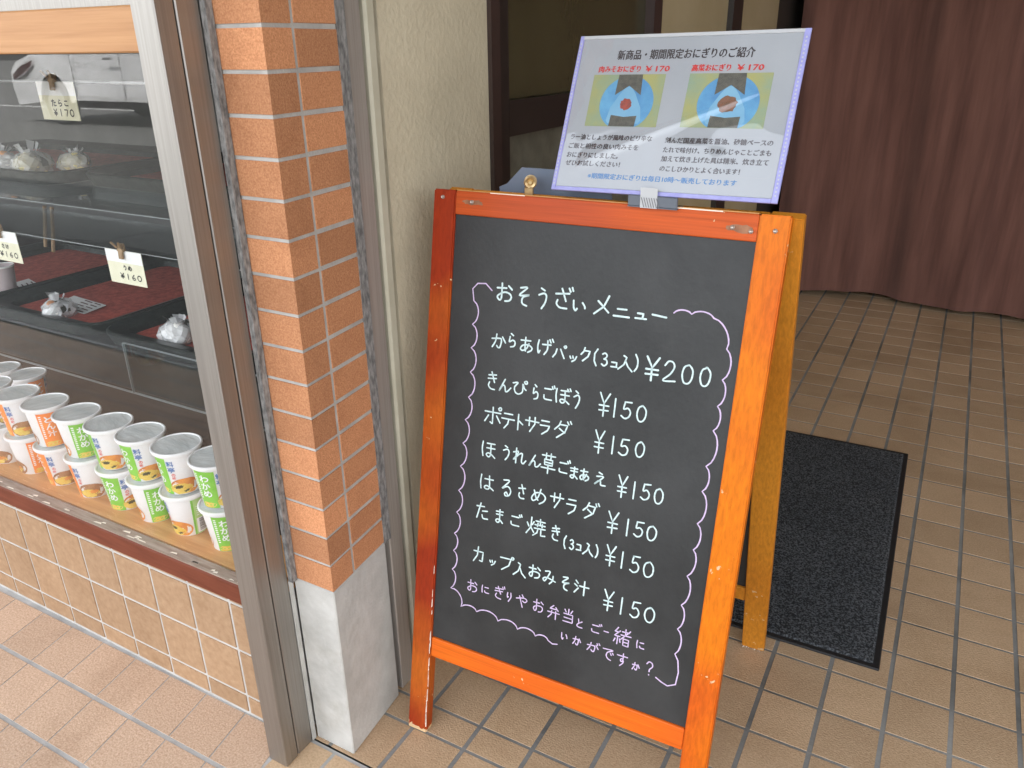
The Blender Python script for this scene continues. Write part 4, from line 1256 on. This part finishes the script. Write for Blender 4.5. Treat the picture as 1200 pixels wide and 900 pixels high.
# grey clip with striped tape that holds the card on the rail
t = thing('card_holder', 'grey plastic holder with striped tape under the notice card', 'holder', loc(-0.505, -0.312, 0.906))
b = MB()
b.box(-0.539, -0.472, -0.3145, -0.3100, 0.9075, 0.9215, bev=0.001)
b.box(-0.539, -0.472, -0.3145, -0.286, 0.9062, 0.9074)
b.build('bracket', M['clip_gray'], t)
b = MB()
b.box(-0.5215, -0.4985, -0.3152, -0.3147, 0.9060, 0.9320, M['tape'])
for k in range(7):
    x = -0.5205 + 0.0034 * k
    b.add([(x + 0.004, -0.3156, 0.907), (x + 0.0052, -0.3156, 0.907), (x + 0.0012, -0.3156, 0.9195), (x, -0.3156, 0.9195)], [(0, 1, 2, 3)], M['tape_line'])
b.build('striped_tape', None, t)

# ------------------------------------------------------------------ soup cups on the ledge
RB_, RT_, HC = 0.0290, 0.0375, 0.078
def rad(z):
    return RB_ + (RT_ - RB_) * z / HC
def cone(deg, z, d=0.0003):
    a = R(deg)
    r = rad(z) + d
    # label angle grows to the reader's right (counter-clockwise seen from above), 0 looks along -y
    return Vector((r * math.sin(a), -r * math.cos(a), z))
def patch(mb, a0, a1, z0, z1, m, d=0.0003, skew=0.0):
    n = max(2, int(abs(a1 - a0) / 6))
    vs, fs = [], []
    for j in (0, 1):
        for i in range(n + 1):
            vs.append(cone(a0 + (a1 - a0) * i / n + skew * j, z1 if j else z0, d))
    for i in range(n):
        fs.append((i, i + 1, n + 2 + i, n + 1 + i))
    mb.add(vs, fs, m)
def blob_on(mb, a, z, ra, rz_, m, d, zmin=0.002, seed=1, wob=0.1):
    rr = random.Random(seed)
    n = 26
    rim = []
    for k in range(n):
        t_ = 2 * math.pi * k / n
        w = 1 + rr.uniform(-wob, wob)
        rim.append((a + ra * math.cos(t_) * w, max(zmin, z + rz_ * math.sin(t_) * w)))
    vs = [cone(a, max(zmin, z), d)] + [cone(p, q, d) for p, q in rim] + [cone(a + (p - a) * 0.5, z + (q - z) * 0.5, d) for p, q in rim]
    fs = []
    for k in range(n):
        k2 = (k + 1) % n
        fs.append((0, 1 + n + k, 1 + n + k2))
        fs.append((1 + n + k, 1 + k, 1 + k2, 1 + n + k2))
    mb.add(vs, fs, m)
def cup_text(mb, s, a, z0, hgt, wdeg, m, d=0.0007):
    def fn(x, y):
        return cone(x, y, d)
    text_fit(mb, s, a - wdeg / 2, z0, a + wdeg / 2, hgt, m, fn, 0.02)

def make_label(kind):
    mb = MB()
    main, pale = (M['l_green'], M['l_pale_green']) if kind == 'green' else (M['l_orange'], M['l_pale_orange'])
    patch(mb, -34, 27, 0.0015, 0.0735, main)
    wr = 'わかめ' if kind == 'green' else 'とん汁'
    for i, ch in enumerate(wr):
        cup_text(mb, ch, -2, 0.0535 - i * 0.0150, 0.0135, 27, M['l_white'])
    for k in range(12):                      # fine print beside the big lettering
        patch(mb, -29, -22, 0.020 + 0.0042 * k, 0.0222 + 0.0042 * k, M['l_white'], 0.0006)
    for s in (0, 1):
        base = 66 + 190 * s
        # blue and red lettering in the upper corner of the white field
        for i, ch in enumerate('料亭'):
            cup_text(mb, ch, base - 27, 0.058 - i * 0.0120, 0.0110, 20, M['l_blue'])
        for i, ch in enumerate('の味'):
            cup_text(mb, ch, base - 24, 0.0385 - i * 0.0068, 0.006, 11, M['l_red'])
        if kind == 'green':
            blob_on(mb, base + 2, 0.016, 46, 0.0165, M['l_bowl'], 0.0003, seed=5, wob=0.02)
            blob_on(mb, base - 10, 0.0125, 33, 0.0105, M['l_soup'], 0.0005, seed=6)
            blob_on(mb, base - 16, 0.017, 15, 0.0035, M['l_weed'], 0.0007, seed=7, wob=0.35)
            blob_on(mb, base + 2, 0.0085, 11, 0.003, M['l_weed'], 0.0007, seed=8, wob=0.35)
            blob_on(mb, base - 6, 0.0115, 13, 0.0030, M['l_white'] if False else M['l_soup'], 0.0008, seed=9, wob=0.3)
        else:
            blob_on(mb, base + 4, 0.016, 44, 0.017, M['l_brown'], 0.0003, seed=5, wob=0.02)
            blob_on(mb, base - 4, 0.012, 30, 0.0085, M['l_soup'], 0.0005, seed=6, wob=0.2)
            blob_on(mb, base + 12, 0.016, 16, 0.004, M['l_bowl'], 0.0007, seed=7, wob=0.3)
    # soup also runs under the stripe
    blob_on(mb, -8, 0.0075, 26, 0.0055, M['l_soup'], 0.0004, seed=11, wob=0.15)
    # information band with a bar code
    patch(mb, 118, 186, 0.0015, 0.0735, pale)
    patch(mb, 118, 124, 0.0015, 0.0735, main, 0.0005)
    patch(mb, 128, 180, 0.004, 0.034, M['l_white'], 0.0005)
    rr = random.Random(3)
    z = 0.007
    while z < 0.031:
        h_ = rr.uniform(0.0005, 0.0013)
        patch(mb, 135, 173, z, z + h_, M['ink'], 0.0007)
        z += h_ + rr.uniform(0.0006, 0.0013)
    for k in range(5):
        patch(mb, 130, 176, 0.040 + 0.0045 * k, 0.0412 + 0.0045 * k, M['l_white'], 0.0005)
    return mb.mesh('label')
def make_cup(kind, label, ci):
    t = thing('soup_cup', label, 'soup cup', ident(), 'instant soup cups in two layers behind the window')
    mb = MB()
    mb.lathe([(RB_ - 0.0012, 0.0), (RB_, 0.0012), (RT_, HC)], n=44)
    body = mb.build('body', M['cup_white'], t, smooth=True)
    me = make_label(kind)
    o = bpy.data.objects.new('label', me)
    C.objects.link(o)
    o.parent = body
    WM[o.name] = ident()
    mb = MB()
    mb.lathe([(RT_ - 0.001, HC - 0.0012), (RT_ + 0.0036, HC - 0.0010), (RT_ + 0.0048, HC + 0.0015), (RT_ + 0.0046, HC + 0.0052),
              (RT_ + 0.0032, HC + 0.0062), (RT_ + 0.0016, HC + 0.0060), (RT_ + 0.0008, HC + 0.0045)], M['lid_rim'], n=48, cap=False)
    # the film top, sagging a little
    n = 48
    rs = [0.0, 0.010, 0.020, 0.029, RT_ - 0.003, RT_ + 0.0008]
    zs = [0.0042, 0.0040, 0.0036, 0.0030, 0.0034, 0.0047]
    vs = [(0, 0, HC + zs[0] + 0.001)]
    fs = []
    for r, z in zip(rs[1:], zs[1:]):
        for k in range(n):
            a = 2 * math.pi * k / n
            vs.append((r * math.cos(a), r * math.sin(a), HC + z + 0.001 * (r < 0.035)))
    for k in range(n):
        fs.append((0, 1 + k, 1 + (k + 1) % n))
        for j in range(len(rs) - 2):
            fs.append((1 + j * n + k, 1 + (j + 1) * n + k, 1 + (j + 1) * n + (k + 1) % n, 1 + j * n + (k + 1) % n))
    mb.add(vs, fs, M['lid_film'])
    mb.build('lid', None, t, smooth=True)
    return t
XS = [-1.800, -1.706, -1.612, -1.515, -1.423, -1.336, -1.243, -1.151]
UP = [('orange', -30), ('orange', -75), ('orange', 0), ('green', 4), ('green', -86), ('green', -58), ('green', -66), ('green', -36)]
LO = [('orange', 60), ('orange', 20), ('orange', -72), ('orange', -88), ('green', -40), ('green', 8), ('green', -112), ('green', -8)]
LO_X = [0.004, 0.002, 0.004, 0.003, 0.004, 0.002, -0.002, 0.003]
where = ['furthest from the steel post, cut by photo edge', 'seventh from the steel post', 'sixth from the steel post', 'fifth from the steel post',
         'fourth from the steel post', 'third from the steel post', 'second from the steel post', 'half hidden by the steel post']
proto = {}
def place_cup(kind, x, y, z, turn, label):
    face = math.degrees(math.atan2(-1.296 - y, -0.164 - x)) + 90      # label zero towards the street corner
    T = loc(x, y, z, R(face + turn))
    if kind not in proto:
        c = make_cup(kind, label, 0)
        proto[kind] = c
        c.matrix_basis = T
        WM[c.name] = T.copy()
    else:
        c = copy_tree(proto[kind], T, label)
    return c
for i, x in enumerate(XS):
    k, a = LO[i]
    place_cup(k, x + LO_X[i], -0.546, 0.3202, a, '%s soup cup of the lower layer, %s' % (k, where[i]))
    k, a = UP[i]
    place_cup(k, x, -0.546, 0.4050, a, '%s soup cup of the upper layer, %s' % (k, where[i]))
place_cup('orange', -2.005, -0.366, 0.3202, 30, 'single orange soup cup standing alone behind the row')
place_cup('orange', -2.098, -0.372, 0.3202, -70, 'single orange soup cup behind the row at the photo edge')
# a few earlier cups of the row further along the ledge
# ------------------------------------------------------------------ display case inside the window
b = MB()
b.box(-3.2, -1.22, -0.195, 0.52, 0.3205, 0.430, bev=0.003)
o = b.build('display_stand', M['black_stand'])
tag(o, 'low black display stand on the counter behind the soup cups', 'display stand')
t = thing('acrylic_case', 'clear acrylic display case with glass shelves over the trays', 'display case', loc(-2.2, 0.1, 0.32))
b = MB()
b.box(-1.858, -1.10, -0.206, -0.200, 0.3206, 0.452)
b.build('front_panel', M['acrylic'], t)
b = MB()
b.box(-1.8585, -1.10, -0.2062, -0.1998, 0.4521, 0.4531)
b.box(-1.8600, -1.8587, -0.2062, -0.1998, 0.3206, 0.4531)
b.box(-3.2, -1.10, -0.2075, -0.2000, 0.3202, 0.3210)
b.build('panel_edge', M['acrylic_edge'], t)
for z, y0, y1 in ((0.690, -0.205, 0.02), (0.775, -0.2, 0.50), (1.045, -0.2, 0.40)):
    b = MB()
    b.box(-3.2, -1.10, y0 + 0.0012, y1, z - 0.006, z)
    s_ = b.build('shelf', M['acrylic'], t)
    b = MB()
    b.box(-3.2, -1.10, y0, y0 + 0.0011, z - 0.0036, z - 0.0022)
    b.build('shelf_edge', M['acrylic_edge'], s_)

def rrect(x0, x1, y0, y1, r, n=6):
    pts = []
    for cx, cy, a0 in ((x1 - r, y0 + r, -90), (x1 - r, y1 - r, 0), (x0 + r, y1 - r, 90), (x0 + r, y0 + r, 180)):
        for k in range(n + 1):
            a = R(a0 + 90 * k / n)
            pts.append((cx + r * math.cos(a), cy + r * math.sin(a)))
    return pts
def tray(x0, x1, y0, y1, z, label):
    t = thing('serving_tray', label, 'tray', loc((x0 + x1) / 2, (y0 + y1) / 2, z), 'lacquer trays in the display window')
    rings = [(0.0, 0.0), (-0.012, 0.030), (-0.004, 0.034), (0.038, 0.022), (0.048, 0.006)]
    mb = MB()
    vs, fs = [], []
    n = None
    for ins, h in rings:
        p = rrect(x0 + ins, x1 - ins, y0 + ins, y1 - ins, max(0.02, 0.07 - ins))
        n = len(p)
        vs += [(a, c, z + 0.0005 + h) for a, c in p]
    for j in range(len(rings) - 1):
        for k in range(n):
            fs.append((j * n + k, j * n + (k + 1) % n, (j + 1) * n + (k + 1) % n, (j + 1) * n + k))
    fs.append(list(range(n))[::-1])
    mb.add(vs, fs)
    mb.build('rim', M['tray_black'], t, smooth=True)
    mb = MB()
    p = rrect(x0 + 0.046, x1 - 0.046, y0 + 0.046, y1 - 0.046, 0.035)
    mb.add([(a, c, z + 0.008) for a, c in p], [list(range(n))])
    mb.build('lining', M['tray_red'], t)
    return t
tray(-2.48, -2.01, -0.185, 0.42, 0.4305, 'red lined black tray in the middle with printed leaf paper')
tray(-1.975, -1.50, -0.185, 0.42, 0.4305, 'red lined black tray nearest the steel post')
tray(-3.02, -2.53, -0.160, 0.42, 0.4305, 'red lined black tray furthest from the steel post')
tray(-2.20, -1.30, 0.00, 0.46, 0.7755, 'red lined tray on the upper shelf nearest the post')
tray(-3.10, -2.25, -0.05, 0.46, 0.7755, 'red lined tray on the upper shelf carrying wrapped rice balls')

def paper(q, z, label, stripes):
    p = [Vector((a, c, 0)) for a, c in q]
    mb = MB()
    zc = lambda v, k: (v.x, v.y, z + k)
    mb.add([zc(v, 0.0) for v in p] + [zc(v, 0.0012) for v in p], [(3, 2, 1, 0), (4, 5, 6, 7), (0, 1, 5, 4), (1, 2, 6, 5), (2, 3, 7, 6), (3, 0, 4, 7)], M['white_paper'])
    for k in range(stripes):
        u0 = (k + 0.35) / stripes
        u1 = u0 + 0.3 / stripes
        for v0, v1 in ((0.42, 0.66), (0.72, 0.92)):
            qd = []
            for u, v in ((u0, v0), (u1, v0), (u1 - 0.02, v1), (u0 - 0.02, v1)):
                qd.append(p[0].lerp(p[1], v).lerp(p[3].lerp(p[2], v), u))
            mb.add([zc(v, 0.0016) for v in qd], [(0, 1, 2, 3)], M['leaf_print'])
    o = mb.build('leaf_paper', None)
    tag(o, label, 'paper', 'printed papers lying on the trays')
paper([(-2.337, -0.081), (-2.181, -0.088), (-2.197, -0.010), (-2.367, 0.006)], 0.4425, 'white printed paper lying on the middle tray', 5)
paper([(-2.66, -0.070), (-2.555, -0.100), (-2.572, 0.030), (-2.672, 0.056)], 0.4425, 'white printed paper on the tray furthest from the post', 8)

def rice_ball(x, y, z, s, fill, label, rot=0.0, cone_=False):
    T = loc(x, y, z, rot)
    t = thing('wrapped_rice_ball', label, 'rice ball', T, 'rice balls wrapped in clear film')
    rr = random.Random(int(abs(x * 1000)) + int(s * 999))
    def lump(sc_, wob, name, m, tip):
        bm = bmesh.new()
        bmesh.ops.create_icosphere(bm, subdivisions=3, radius=1.0)
        for v in bm.verts:
            c = v.co
            a = math.atan2(c.y, c.x)
            tri = 1.0 - 0.13 * math.cos(3 * a)
            hgt = c.z
            k = 1.0 + rr.uniform(-wob, wob)
            v.co = Vector((c.x * tri * k, c.y * tri * k, max(-0.62, hgt) * 0.75 * k)) * sc_
            v.co.z += 0.465 * sc_
        mb = MB()
        mb.bm(bm, None, T)
        if tip:                              # gathered film at the top
            for q in range(9):
                a = 2 * math.pi * q / 9 + rr.uniform(-0.3, 0.3)
                r0, h0 = 0.24 * sc_, 0.95 * sc_
                r1, h1 = rr.uniform(0.3, 0.75) * sc_, rr.uniform(1.25, 1.75) * sc_
                da = 0.34
                mb.add([T @ Vector(p) for p in ((r0 * math.cos(a - da), r0 * math.sin(a - da), h0), (r0 * math.cos(a + da), r0 * math.sin(a + da), h0),
                        (r1 * math.cos(a + da * 0.8), r1 * math.sin(a + da * 0.8), h1), (r1 * math.cos(a - da), r1 * math.sin(a - da), h1 * 0.94))], [(0, 1, 2, 3)])
        return mb.build(name, m, t)
    lump(s, 0.015, 'rice', M[fill] if fill == 'egg' else M['rice'], False)
    lump(s * 1.07, 0.09, 'film', M['film'], True)
    mb = MB()
    arc = [(1.035 * s * math.cos(a) * 0.98, (1.03 * s * math.sin(a) * 0.75 + 0.465 * s)) for a in [math.pi * k / 14 for k in range(15)]]
    arc = [(p, max(0.004, q)) for p, q in arc]
    hw = 0.30 * s
    nv = [T @ Vector((p * 0.96, d * hw, q)) for d in (-1, 1) for p, q in arc]
    mb.add(nv, [(k, k + 1, 16 + k, 15 + k) for k in range(14)])
    mb.build('nori', M['nori'], t, smooth=True)
    mb = MB()
    bm = bmesh.new()
    bmesh.ops.create_icosphere(bm, subdivisions=2, radius=0.42 * s)
    mb.bm(bm, None, T @ Matrix.Translation((0.1 * s, -0.35 * s, 0.86 * s)))
    mb.build('filling', M[fill], t, smooth=True)
rice_ball(-2.235, -0.125, 0.4385, 0.040, 'filling', 'film wrapped rice ball on the middle tray beside the printed paper')
rice_ball(-1.775, -0.105, 0.4385, 0.043, 'rice', 'film wrapped rice ball on the tray nearest the steel post', 0.5)
rice_ball(-2.455, 0.030, 0.7840, 0.048, 'egg', 'tall film wrapped yellow rice ball on the upper tray', 0.3)
rice_ball(-2.395, 0.120, 0.7840, 0.042, 'egg', 'smaller film wrapped yellow rice ball on the upper tray', 0.9)
rice_ball(-2.585, 0.020, 0.7840, 0.046, 'salmon', 'film wrapped rice ball with orange filling at photo edge', 1.3)

t = thing('paper_cup', 'plain greyish pink paper cup standing below a price card', 'cup', loc(-2.600, -0.053, 0.4390))
b = MB()
b.lathe([(0.026, 0.439), (0.034, 0.519), (0.0325, 0.519), (0.0245, 0.443)], T=Matrix.Translation((-2.600, -0.053, 0)), n=32)
b.build('cup_body', M['paper_cup'], t, smooth=True)
b = MB()
b.lathe([(0.0345, 0.5165), (0.0358, 0.518), (0.0358, 0.5205), (0.0345, 0.522), (0.0335, 0.5205)], T=Matrix.Translation((-2.600, -0.053, 0)), n=32, cap=False)
b.build('rolled_rim', M['white_paper'], t, smooth=True)
t = thing('serving_tongs', 'light wooden serving tongs leaning at the back of the trays', 'tongs', loc(-2.95, 0.31, 0.44))
for dx in (0.0, 0.046):
    b = MB()
    b.tube([(-2.996 + dx, 0.315, 0.441), (-2.983 + dx * 1.0, 0.325, 0.52), (-2.969 + dx * 0.9, 0.335, 0.60)], 0.0065, n=8)
    b.build('arm', M['clip_wood'], t)

def price_card(x0, x1, y, zt, h, sk, rows, label):
    """card hanging from a small clip; sk tilts it in its own plane"""
    w = x1 - x0
    T = loc((x0 + x1) / 2, y, zt) @ Matrix.Rotation(R(sk), 4, 'Y')
    t = thing('price_card', label, 'price card', T, 'price cards clipped along the display shelves')
    mb = MB()
    mb.box(-w / 2, w / 2, -0.0006, 0.0006, -h, 0.0, M['card_cream'], T=T)
    mb.add([T @ Vector(p) for p in ((-w / 2, -0.0009, -h * 0.36), (w / 2, -0.0009, -h * 0.36), (w / 2, -0.0009, 0), (-w / 2, -0.0009, 0))], [(0, 1, 2, 3)], M['card_white'])
    sh = mb.build('card', None, t)
    mb = MB()
    fn = lambda a, c: T @ Vector((a, -0.0014, c))
    for txt, cx, cy, cw, chh in rows:
        n = len(txt)
        for i, ch in enumerate(txt):
            write_char(mb, ch, (cx + (i - (n - 1) / 2) * cw * 1.12) * w, cy * h, cw * w * 0.9, chh * h, 0.0024, fn, None, 0.01)
    mb.build('handwriting', M['ink'], sh)
    mb = MB()
    c = T @ Matrix.Translation((0, 0, 0.002))
    for s in (-1, 1):
        mb.box(-0.007, 0.007, -0.004 + 0.0035 * s, 0.002 + 0.0035 * s - 0.001, -0.020, 0.014, T=c @ Matrix.Rotation(R(5 * s), 4, 'X'), bev=0.001)
    mb.tube([c @ Vector((-0.010, -0.004, 0.0)), c @ Vector((0.010, -0.004, 0.0))], 0.0034, n=8)
    mb.tube([c @ Vector((-0.006, -0.008, 0.006)), c @ Vector((-0.013, -0.016, 0.020))], 0.0024, n=6)
    mb.tube([c @ Vector((0.006, -0.008, 0.006)), c @ Vector((0.013, -0.016, 0.020))], 0.0024, n=6)
    mb.build('clip', M['clip_wood'], t)
price_card(-1.947, -1.818, -0.212, 1.043, 0.078, 0, [('たらこ', 0.05, -0.55, 0.15, 0.18), ('¥170', 0.10, -0.80, 0.13, 0.18)], 'cream price card reading たらこ ¥170 in front of the mirrored car')
price_card(-1.834, -1.710, -0.212, 0.690, 0.078, 0, [('うめ', 0.05, -0.50, 0.12, 0.15), ('¥160', 0.10, -0.76, 0.14, 0.17)], 'cream price card reading うめ ¥160 closest to the steel post')
price_card(-2.310, -2.180, -0.212, 0.690, 0.078, 0, [('さけ', 0.05, -0.50, 0.12, 0.15), ('¥160', 0.10, -0.76, 0.14, 0.17)], 'cream price card reading ¥160 cut off by the photo edge')

# ------------------------------------------------------------------ white car across the street, seen mirrored in the window
CX, CY = -13.20, -8.10                        # front wheel centre, near side
TC = loc(CX, CY - 0.87, -0.016) @ Matrix.Diagonal((1.08, 1.0, 1.14, 1.0))
t = thing('parked_car', 'white car across the street, mirrored in the shop window', 'car', TC)
side = [(-1.10, 0.24), (-1.15, 0.50), (-1.12, 0.70), (-0.95, 0.83), (-0.40, 0.95), (0.28, 1.01), (1.02, 1.44), (1.55, 1.52), (2.45, 1.50), (3.05, 1.30), (3.42, 1.06), (3.52, 0.80), (3.50, 0.36), (3.40, 0.24)]
def wheel_cut(pts, cx, r):
    return [(cx + r * math.cos(a), 0.24 + max(0.0, 0.10 + r * math.sin(a))) for a in [R(x) for x in range(0, 181, 12)]]
b = MB()
outline = [(-1.10, 0.24), (-1.15, 0.50), (-1.12, 0.70), (-0.95, 0.83), (-0.40, 0.95), (0.28, 1.01), (1.02, 1.44), (1.55, 1.52), (2.45, 1.50), (3.05, 1.30), (3.42, 1.06), (3.52, 0.80), (3.50, 0.36), (3.40, 0.24)]
low = [(3.40, 0.24)] + [(2.62 + 0.36 * math.cos(R(x)), 0.30 + 0.38 * math.sin(R(x))) for x in range(0, 181, 15)] + [(0.36 * math.cos(R(x)), 0.30 + 0.38 * math.sin(R(x))) for x in range(0, 181, 15)] + [(-1.10, 0.24)]
full = outline[:-1] + low[:-1]
bm = bmesh.new()
def wid(z):
    return 0.86 if z < 0.86 else 0.86 - (z - 0.86) * 0.42
n = len(full)
rings = []
for s in (-1, 1):
    rings.append([bm.verts.new((x, s * (wid(z) - (0.08 if x < -0.9 else 0.0)), z)) for x, z in full])
for k in range(n):
    bm.faces.new((rings[0][k], rings[0][(k + 1) % n], rings[1][(k + 1) % n], rings[1][k]))
bm.faces.new(rings[0])
bm.faces.new(rings[1][::-1])
bmesh.ops.recalc_face_normals(bm, faces=bm.faces[:])
bmesh.ops.triangulate(bm, faces=[f for f in bm.faces if len(f.verts) > 4])
b.bm(bm, None, TC)
body = b.build('body', M['car_paint'], t)
for s in (-1, 1):
    b = MB()
    q = [(0.50, 1.02), (1.08, 1.37), (1.60, 1.45), (2.40, 1.43), (2.90, 1.27), (3.05, 1.06)]
    b.add([TC @ Vector((x, s * (wid(z) + 0.004), z)) for x, z in q], [list(range(len(q)))])
    b.build('side_window', M['car_glass'], body)
    b = MB()
    for x in (0.52, 1.62):
        b = MB()
        b.box(x, x + 0.012, s * 0.862 - 0.001, s * 0.862 + 0.001, 0.36, 0.98, T=TC)
        b.build('door_gap', M['car_black'], body)
    b = MB()
    for x in (1.30, 2.35):
        b = MB()
        b.box(x, x + 0.20, s * 0.875 - 0.016, s * 0.875 + 0.016, 0.855, 0.885, T=TC, bev=0.006)
        b.build('door_handle', M['car_silver'], body)
    b = MB()
    b.box(0.45, 2.15, s * 0.858 - 0.01, s * 0.858 + 0.006, 0.245, 0.335, T=TC, bev=0.004)
    b.build('sill_strip', M['car_black'], body)
    b = MB()
    q = [(-1.08, 0.66), (-0.70, 0.78), (-0.36, 0.86), (-0.44, 0.78), (-0.66, 0.66), (-1.08, 0.58)]
    y0 = lambda x: s * (0.863 - (0.08 if x < -1.0 else 0.0))
    b.add([TC @ Vector((x, y0(x) + s * 0.004, z)) for x, z in q], [list(range(len(q)))])
    b.build('headlight', M['car_lamp'], body)
    for x in (0.0, 2.62):
        b = MB()
        TW = TC @ Matrix.Translation((x, s * 0.77, 0.30)) @ Matrix.Rotation(R(90), 4, 'X')
        b.lathe([(0.20, -0.09), (0.29, -0.095), (0.305, -0.07), (0.305, 0.07), (0.29, 0.095), (0.20, 0.09)], T=TW, n=36)
        wl = b.build('tyre', M['car_black'], t, smooth=True)
        b = MB()
        b.lathe([(0.05, -0.098), (0.19, -0.096), (0.2, -0.09), (0.2, 0.09), (0.19, 0.096), (0.05, 0.098)], T=TW, n=30)
        b.build('rim', M['car_silver'], wl)
